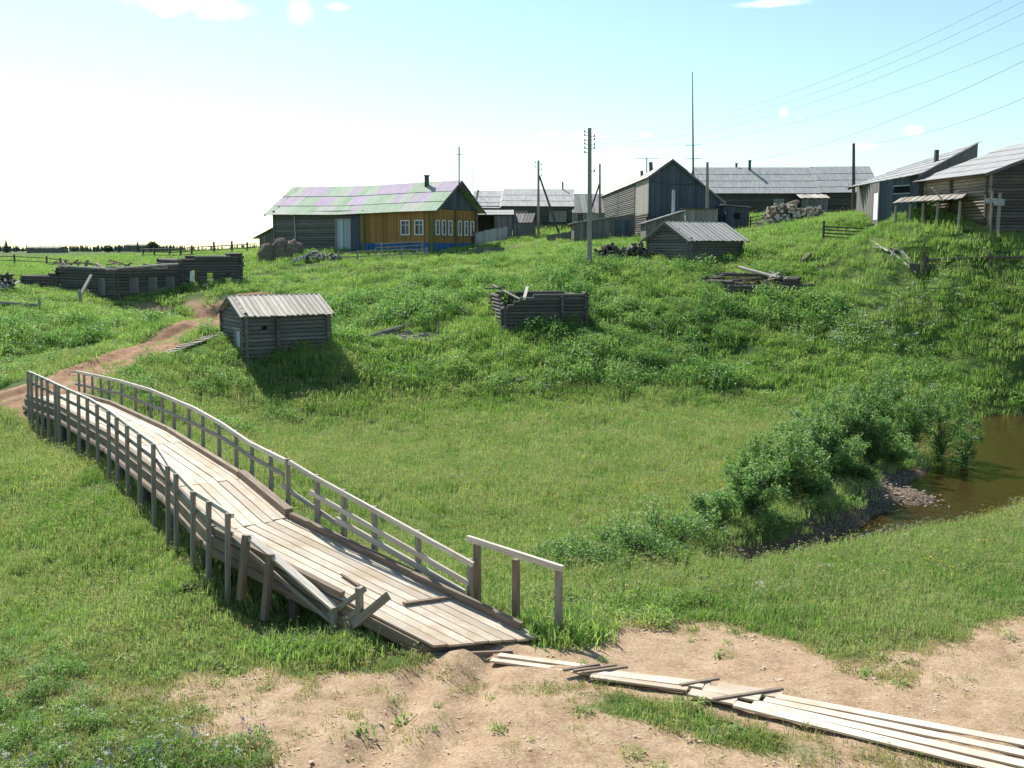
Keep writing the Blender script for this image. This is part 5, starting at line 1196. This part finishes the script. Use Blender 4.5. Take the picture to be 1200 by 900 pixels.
S_SMALLWEED = src('small_weed', [weed(90 + i, 34, .16, .12, .06) for i in range(3)], ['meadow_leaf'])
S_UMBEL = src('umbel_plant', [umbel(i) for i in range(3)], ['weed_leaf', 'white_petal'])
S_YELLOW = src('buttercup_plant', [yellow(i) for i in range(3)], ['meadow_leaf', 'yellow_petal'])
S_LUPIN = src('lupin_plant', [lupin(i) for i in range(3)], ['weed_leaf', 'purple_petal'])

def scatter(name, coll, P, scl, kind_label=None, seed=1):
    """plants nobody could count: one object that strews the source clumps over the listed points"""
    n = len(P); rs = np.random.default_rng(seed)
    me = bpy.data.meshes.new(name); me.vertices.add(n); me.vertices.foreach_set('co', np.asarray(P, np.float32).ravel())
    a = me.attributes.new('scl', 'FLOAT', 'POINT'); a.data.foreach_set('value', np.asarray(scl, np.float32))
    rot = np.zeros((n, 3), np.float32); rot[:, 2] = rs.random(n) * 6.283; rot[:, 0] = rs.normal(0, .09, n); rot[:, 1] = rs.normal(0, .09, n)
    a = me.attributes.new('rt', 'FLOAT_VECTOR', 'POINT'); a.data.foreach_set('vector', rot.ravel())
    me.update(); ob = bpy.data.objects.new(name, me); COL.objects.link(ob); tag(ob, kind_label, name.replace('_', ' ') if kind_label else None, kind='stuff')
    g = bpy.data.node_groups.new(name + '_strew', 'GeometryNodeTree'); g.is_modifier = True
    g.interface.new_socket('Geometry', in_out='INPUT', socket_type='NodeSocketGeometry'); g.interface.new_socket('Geometry', in_out='OUTPUT', socket_type='NodeSocketGeometry')
    gi = g.nodes.new('NodeGroupInput'); go = g.nodes.new('NodeGroupOutput'); ip = g.nodes.new('GeometryNodeInstanceOnPoints'); ci = g.nodes.new('GeometryNodeCollectionInfo')
    ci.inputs['Collection'].default_value = coll; ci.inputs['Separate Children'].default_value = True; ci.inputs['Reset Children'].default_value = True
    g.links.new(gi.outputs[0], ip.inputs['Points']); g.links.new(ci.outputs[0], ip.inputs['Instance']); ip.inputs['Pick Instance'].default_value = True
    ns = g.nodes.new('GeometryNodeInputNamedAttribute'); ns.data_type = 'FLOAT'; ns.inputs['Name'].default_value = 'scl'; g.links.new(ns.outputs[0], ip.inputs['Scale'])
    nr = g.nodes.new('GeometryNodeInputNamedAttribute'); nr.data_type = 'FLOAT_VECTOR'; nr.inputs['Name'].default_value = 'rt'; g.links.new(nr.outputs[0], ip.inputs['Rotation'])
    g.links.new(ip.outputs[0], go.inputs[0])
    md = ob.modifiers.new('strew', 'NODES'); md.node_group = g
    return ob
RS = np.random.default_rng(5)
def cand(y0, y1, dens, xl=.56, pad=5):
    a = xl * (y0 + y1) + 2 * pad; n = int(a * (y1 - y0) * dens); Y = RS.uniform(y0, y1, n); X = RS.uniform(-1, 1, n) * (xl * Y + pad); return X, Y
DKR = [(p.x, p.y) for p in side_line(-.1)]; DKL = [(p.x, p.y) for p in side_line(BW + .05)]
DK = DKR + DKL[::-1]
NEARDK = [(BP(-.3, -.15).x, BP(-.3, -.15).y), (BP(3.6, -.15).x, BP(3.6, -.15).y), (BP(3.6, BW + .1).x, BP(3.6, BW + .1).y), (BP(-.9, BW + .1).x, BP(-.9, BW + .1).y)]
BWK = [(gpt(x, y).x, gpt(x, y).y) for x, y in ((592, 772), (716, 788), (845, 804), (930, 819), (1300, 876), (1300, 940), (838, 832), (795, 818), (688, 800), (585, 783))]
def keep(X, Y, extra=None):
    k = np.ones(len(X), bool)
    for P in [NEARDK, BWK] + FOOT: k &= ~inside(X, Y, P)
    fe = (seg_dist(X, Y, [(BP(38, 1).x, BP(38, 1).y), (BP(cum[-1] + 1, 1).x, BP(cum[-1] + 1, 1).y)]) > 1.3); k &= fe
    return k
def mk_scatter(name, coll, spec, label=None, seed=1):
    PX, PY, SCL = [], [], []
    for (y0, y1, dens, fn, s0, s1) in spec:
        X, Y = cand(y0, y1, dens); mm = masks(X, Y); p = fn(X, Y, mm) * (1 - mm['shore'] * (name != 'shingle'))
        k = (RS.random(len(X)) < p) & keep(X, Y); X, Y = X[k], Y[k]
        PX.append(X); PY.append(Y); SCL.append(RS.uniform(s0, s1, len(X)) * (.75 + .5 * fbm(X, Y, 2.5, 2)))
    X = np.concatenate(PX); Y = np.concatenate(PY); Z = height(X, Y) - .01
    return scatter(name, coll, np.stack([X, Y, Z], -1), np.concatenate(SCL), label, seed)
one = lambda X, Y, m_: np.ones(len(X))
nodirt = lambda X, Y, m_: 1 - sstep(.15, .45, m_['dirt'])
def meadow_fn(X, Y, m_): return nodirt(X, Y, m_)
def hill_fn(X, Y, m_): return nodirt(X, Y, m_) * (.55 + .45 * m_['n1'])
mk_scatter('meadow_grass', S_MEADOW, [(20, 32, 13, lambda X, Y, m_: nodirt(X, Y, m_) * sstep(20, 24.5, Y + m_['n1'] * 3 - 1.5), .8, 1.15), (32, 45, 10, meadow_fn, .9, 1.3), (45, 58, 7, meadow_fn, 1.0, 1.45)])
mk_scatter('tall_grass_clumps', S_FAR, [(19, 23.5, 30, lambda X, Y, m_: np.maximum(((X - 1.1) ** 2 / .5 + (Y - 20.6) ** 2 / .7 < 1), ((X + 3.6) ** 2 / 2.2 + (Y - 19.6) ** 2 / .25 < 1)) * 1.0, .8, 1.3), (22, 46, 1.2, lambda X, Y, m_: (m_['n1'] > .6) * (X < -2) * 1.0, .6, .9)])
mk_scatter('hillside_grass', S_FAR, [(52, 62, 6, hill_fn, .9, 1.4), (62, 80, 5, hill_fn, .9, 1.35), (80, 110, 2.6, hill_fn, .8, 1.3), (110, 170, .9, hill_fn, 1.2, 1.8)])
mk_scatter('dry_short_grass', S_SHORT, [(12.5, 23, 48, lambda X, Y, m_: np.clip(1.25 - m_['dirt'] * 1.5, 0, 1) * sstep(23, 20.5, Y) + .05 * (m_['n2'] > .5), .6, 1.25), (14, 20.5, 5, lambda X, Y, m_: (m_['n2'] > .56) * .6, .5, 1.0)])
mk_scatter('green_short_grass', S_GREEN, [(13, 30, 24, lambda X, Y, m_: nodirt(X, Y, m_) * sstep(.42, .6, m_['n1'] + (Y > 19.5) * .25), .7, 1.3), (44, 70, 5, lambda X, Y, m_: (m_['road'] > .1) * (m_['road'] < .8) * 1.0, 1, 1.5)])
STRIP = [_hit(x, y) for x, y in ((990, 335), (1040, 352), (1085, 380), (1120, 410), (1160, 450))]
def weed_patch(X, Y, m_):
    hill = sstep(57, 60, Y) * sstep(83, 72, Y); side = sstep(-16, -8, X) + .35
    n = fbm(X + 7, Y * 1.3, 6, 3) - .3 * np.exp(-((X - 32) / 11) ** 2 - ((Y - 70) / 4.5) ** 2) - .4 * (seg_dist(X, Y, STRIP) < 1.7)
    return nodirt(X, Y, m_) * hill * np.clip(side, 0, 1) * sstep(.40, .56, n)
mk_scatter('leafy_weeds', S_WEED, [(56, 86, 2.0, weed_patch, .7, 2.0),
    (44, 60, 1.3, lambda X, Y, m_: nodirt(X, Y, m_) * (X < -11) * sstep(.4, .55, m_['n1']), .8, 1.4),
    (86, 100, .5, lambda X, Y, m_: nodirt(X, Y, m_) * (m_['n1'] > .6), .7, 1.1),
    (24, 58, .25, lambda X, Y, m_: (m_['n2'] > .68) * .6, .4, .7),
    (22, 45, 3, lambda X, Y, m_: (seg_dist(X, Y, FAR_SHORE[:8]) < .9) * (seg_dist(X, Y, FAR_SHORE[:8]) > .1) * .8 * ~inside(X, Y, STREAM), .7, 1.3),
    (24, 30, 1.5, lambda X, Y, m_: ((X - 2.6) ** 2 / 6 + (Y - 27.2) ** 2 / 3 < 1) * 1.0, .7, 1.2)])
mk_scatter('pale_leafy_weeds', S_LIGHTWEED, [(56, 88, 2.4, lambda X, Y, m_: nodirt(X, Y, m_) * sstep(.42, .55, fbm(X - 9, Y * 1.2, 5, 3) - .3 * np.exp(-((X - 32) / 11) ** 2 - ((Y - 70) / 4.5) ** 2) - .3 * (seg_dist(X, Y, STRIP) < 1.5)), .8, 1.5),
    (20, 26, 3, lambda X, Y, m_: nodirt(X, Y, m_) * (X < -7) * sstep(.45, .6, m_['n2']), .35, .6),
    (20.5, 24, 5, lambda X, Y, m_: ((X - 2.6) ** 2 + (Y - 22.3) ** 2 * 2 < 5) * 1.0, .5, .9)])
mk_scatter('creeping_weeds', S_SMALLWEED, [(13, 24, 3.0, lambda X, Y, m_: np.clip(1.1 - m_['dirt'], .06, 1) * sstep(.4, .6, m_['n2']), .5, 1.3)])
mk_scatter('white_umbel_flowers', S_UMBEL, [(56, 90, .06, lambda X, Y, m_: nodirt(X, Y, m_), .8, 1.2), (60, 68, 1.6, lambda X, Y, m_: ((X - 23) ** 2 / 30 + (Y - 65.5) ** 2 / 8 < 1) * 1.0, .9, 1.3),
    (21, 32, .45, lambda X, Y, m_: nodirt(X, Y, m_) * (X > 1) * .6, .35, .6), (13, 16.2, 6, lambda X, Y, m_: (X < -4.4 + (m_['n2'] - .5) * 3) * (Y < 15.6 + m_['n1']) * .6, .3, .5)])
mk_scatter('yellow_wildflowers', S_YELLOW, [(22, 48, 1.6, lambda X, Y, m_: nodirt(X, Y, m_) * sstep(.5, .64, fbm(X + 3, Y + 90, 5, 3)), .8, 1.2)])
mk_scatter('purple_wildflowers', S_LUPIN, [(13, 16.2, 3, lambda X, Y, m_: (X < -3.6 + (m_['n2'] - .5) * 3) * (Y < 15.4 + m_['n1']) * .5, .6, 1.0)])
mk_scatter('low_weeds', S_WEED, [(13, 15.6, 9, lambda X, Y, m_: (X < -3.8 + (m_['n2'] - .5) * 3) * (Y < 15.0 + m_['n1'] * .8) * .9, .25, .45), (15, 21, 4, lambda X, Y, m_: (X < -.52 * Y + 1.6) * 1., .3, .6)])

# loose clods, pebbles and chips on the bare earth
def clod(seed):
    m_ = LM(seed); g = m_.g
    for q in range(5):
        c_ = Vector((g.uniform(-.22, .22), g.uniform(-.22, .22), 0)); r_ = g.uniform(.010, .030) if q else .04
        P_ = [c_ + Vector((math.cos(k * 1.256 + seed) * r_ * g.uniform(.7, 1.2), math.sin(k * 1.256 + seed) * r_ * g.uniform(.7, 1.2), g.uniform(0, .3) * r_)) for k in range(5)]; T_ = c_ + Vector((0, 0, r_ * g.uniform(.2, .4))); rr = g.random()
        for k in range(5): m_.tri([P_[k], P_[(k + 1) % 5], T_], rr)
    return m_
M['shingle_stone'] = flat_mat('shingle_stone', (.27, .22, .17), .8, scale=5, var=.5)
M['clod'] = flat_mat('clod', (.50, .38, .28), .95, scale=3, var=.35)
mk_scatter('pebbles', src('pebble_group', [clod(i) for i in range(6)], ['clod']), [(13, 22, 16, lambda X, Y, m_: (m_['dirt'] > .35) * (.35 + .65 * m_['n2']), .3, 1.1), (44, 68, 3, lambda X, Y, m_: (m_['road'] > .3) * 1.0, .8, 2.2)], None)
mk_scatter('shingle', src('shingle_group', [clod(20 + i) for i in range(4)], ['shingle_stone']), [(34, 44, 26, lambda X, Y, m_: (m_['shore'] < 1.1) * (np.hypot(X - pz(1062, 582)[0], Y - pz(1062, 582)[1]) < 3.2), 1.0, 2.2)])
# bushes along the stream ------------------------------------------------
def bush_meshes(seed, n_stem, H, Wd, n_leaf, sz):
    g = random.Random(seed); st = MB(); lm = LM(seed); tips = []
    for i in range(n_stem):
        a = g.uniform(0, 6.28); sp = g.uniform(.1, 1) ** .7; hh = H * 1.12 * (1.0 - .35 * sp * sp) * g.uniform(.68, 1.08)
        p = Vector((g.gauss(0, .12), g.gauss(0, .12), -.1)); pts = [p]
        for k in range(1, 6):
            u = k / 5; pts.append(Vector((math.cos(a) * Wd * sp * u ** 1.2 + g.gauss(0, .05), math.sin(a) * Wd * sp * u ** 1.2 + g.gauss(0, .05), hh * u ** .9)))
        for k in range(5): st.cyl(pts[k], pts[k + 1], .028 * (1 - k * .17), .028 * (1 - (k + 1) * .17), 5, caps=False)
        tips.append(pts)
    cl = []
    for pts in tips:
        for q in range(9):
            u = g.uniform(.8, 5); k = min(4, int(u)); p = pts[k].lerp(pts[k + 1], u - k); cl.append(p + Vector((g.gauss(0, .16), g.gauss(0, .16), g.gauss(0, .12))))
        cl.append(pts[-1]); cl.append(pts[-1] + Vector((0, 0, -.2)))
    for i in range(n_leaf):
        c = g.choice(cl); r_ = g.random() ** .6 * .19
        d = Vector((g.gauss(0, 1), g.gauss(0, 1), g.gauss(0, 1.1))).normalized() * r_
        p = c + d
        if p.z > .02: lm.leaf(p, sz * g.uniform(.7, 1.3), 0, .55, up=.5)
    return st, lm
def bush(px, Y, top, label, wid, seed, sz=.10, nl=7000, ns=20, foot=None):
    b = on(px, Y); H = max(.6, at(px, top, Y).z - b.z)
    e = empty('bush', b, label, 'bush', 'bushes along the stream bank')
    if px < 830: nl = int(nl * .42); sz = .085
    st, lm = bush_meshes(seed, ns, H, wid, nl, sz)
    st.build('stem', M['bark'], e); lm.obj('foliage', ['bush_leaf'], True, e)
    return e
BUSHES = [
 (1128, 43.2, 492, 'small thin bush at the right end of the row, leaning over the brown pool', .7, 2600, 9),
 (1100, 45.5, 462, 'slim bush next to the end of the row, behind the one leaning over the pool', .9, 5000, 14),
 (1062, 44.0, 458, 'broad bush standing over the dark shaded water left of the pool', 1.3, 9000, 20),
 (1028, 46.5, 444, 'tallest bush in the row, farthest back behind the shingle bank', 1.5, 10000, 24),
 (1020, 41.5, 480, 'dense bush right above the shingle bank', 1.4, 10000, 22),
 (982, 42.5, 462, 'tall dense bush in the middle of the row, on its meadow side', 1.4, 10000, 22),
 (975, 38.0, 500, 'wide dark bush in the middle of the row on the stream edge', 1.4, 10000, 22),
 (938, 38.5, 484, 'bush left of the middle of the row on its meadow side with a pointed top', 1.3, 8500, 20),
 (928, 34.6, 512, 'rounded bush whose foot stands at the narrow part of the stream', 1.2, 8000, 20),
 (890, 35.5, 520, 'medium bush at the left shoulder of the dense bush mass', 1.1, 7000, 18),
 (880, 32.2, 545, 'low wide bush at the left end of the dense mass beside the stream', 1.1, 7000, 18),
 (838, 31.4, 580, 'knee-high spreading bush between the dense mass and the taller thin bush', .9, 4200, 14),
 (768, 29.0, 583, 'isolated thin upright bush taller than its neighbours in the left part of the row', .36, 1500, 7),
 (797, 28.6, 604, 'small bushy willow just right of the isolated thin upright bush', .75, 3600, 13),
 (737, 27.6, 610, 'small low bush just left of the isolated thin upright bush', .7, 3200, 12),
 (1042, 42.3, 512, 'low dark bush overhanging the water just right of the shingle bank', 1.2, 7000, 18),
 (1000, 38.2, 545, 'rounded dark bush directly left of the shingle bank at the waterline', 1.1, 7500, 18),
 (952, 35.0, 572, 'low bush with its branches in the narrow stream, in front of the wide dark bush', 1.0, 6000, 16),
 (858, 33.6, 585, 'small bush on the meadow side behind the knee-high spreading bush', .8, 3600, 12),
 (697, 26.6, 642, 'second bush from the left end of the row, low and loose', .6, 2600, 11),
 (664, 26.8, 652, 'leftmost low bush of the row, nearest the end of the bridge railing', .6, 2200, 10),
 (718, 29.0, 622, 'loose bush on the meadow side near the left end of the row', .7, 2600, 11),
 (820, 29.6, 606, 'leafy bush in the gap between the small willow and the dense mass', .8, 3600, 13),
 (757, 26.9, 652, 'low sprawling bush on the bank in front of the isolated thin upright bush', .7, 2600, 11),
]
for i, (px, Y, top, lab, wd, nl, ns) in enumerate(BUSHES): bush(px, Y, top, lab, wd, 100 + i, nl=nl, ns=ns)

# loose straw standing out of the hay heap
lm = LM(77); g = lm.g
for (x, r_, hh, k) in ((-1.15, .95, 1.35, 0), (0, 1.0, 1.75, 1), (1.1, 1.05, 1.6, 2)):
    for i in range(900):
        d = Vector((g.gauss(0, 1), g.gauss(0, 1), abs(g.gauss(0, 1)))).normalized(); lm.leaf((x + d.x * r_ * .98, .15 * k + d.y * r_ * .98, .1 + d.z * hh * .98), g.uniform(.15, .38), 0, .12, up=.2)
lm.obj('straw', ['hay'], True, HEAP)
# far forest and lone trees on the left horizon ---------------------------
def conifer(lm, x, y, z, h, g):
    w = h * g.uniform(.2, .3)
    for k in range(7):
        u = k / 7; r_ = w * (1 - u) * g.uniform(.85, 1.15); zz = z + h * (.08 + u * .92); n = 6; a0 = g.random() * 6; r = g.random()
        for i in range(n):
            a, b = a0 + i * 6.283 / n, a0 + (i + 1) * 6.283 / n; m_ = (a + b) / 2
            lm.tri([(x, y, zz + h * .16), (x + math.cos(a) * r_ * .7, y + math.sin(a) * r_ * .7, zz), (x + math.cos(m_) * r_ * 1.2, y + math.sin(m_) * r_ * 1.2, zz - h * .05), (x + math.cos(b) * r_ * .7, y + math.sin(b) * r_ * .7, zz)], r)
lm = LM(5); g = lm.g
for i in range(3800):
    x = g.uniform(-620, 500); y = g.uniform(830, 1000) + 60 * math.sin(x * .01)
    h = g.uniform(3.5, 6.8) * (1 if math.sin(x * .031) + math.sin(x * .083 + 1) > -.6 else .55); conifer(lm, x, y, gz(x, y) if i % 10 == 0 else CZ - 4.0, h, g)
fo = lm.obj('distant_forest', ['conifer'], True); tag(fo, 'dark line of conifer forest on the horizon at left', 'forest', kind='stuff')
for px, Y, hpx, w, lab in ((8, 300, 15, 1, 'dark pointed conifer on the horizon at the far left edge'), (-3, 300, 10, 1.2, 'low round-topped tree left of the dark conifer at the edge of the horizon'), (162, 300, 13, 1, 'taller conifer of the pair on the horizon behind the ruined log building'), (179, 300, 12, 1.6, 'broad crowned tree of the pair on the horizon behind the ruined log building'), (140, 310, 9, .8, 'narrow young spruce on the horizon above the left part of the ruined log building'), (127, 320, 7, 2.4, 'low wide tree clump on the horizon left of the narrow young spruce')):
    p = on(px, Y); h = hpx / 1200 * Y * 1.1; e = empty('tree', p, lab, 'tree', 'lone trees on the horizon')
    mb = MB(); mb.cyl((0, 0, -.3), (0, 0, h * .8), .12, .04, 6); mb.build('trunk', M['bark'], e)
    l2 = LM(int(px) + 50); g2 = l2.g
    if w > 1.1:
        for k in range(900):
            d = Vector((g2.gauss(0, 1), g2.gauss(0, 1), g2.gauss(0, 1))).normalized() * g2.random() ** .4; l2.leaf((d.x * h * .3 * w, d.y * h * .3 * w, h * .55 + d.z * h * .42), .5, 0, .7)
    else:
        for q in range(3): conifer(l2, g2.uniform(-.2, .2), g2.uniform(-.2, .2), 0, h * g2.uniform(.9, 1), g2)
    l2.obj('crown', ['conifer'], True, e)
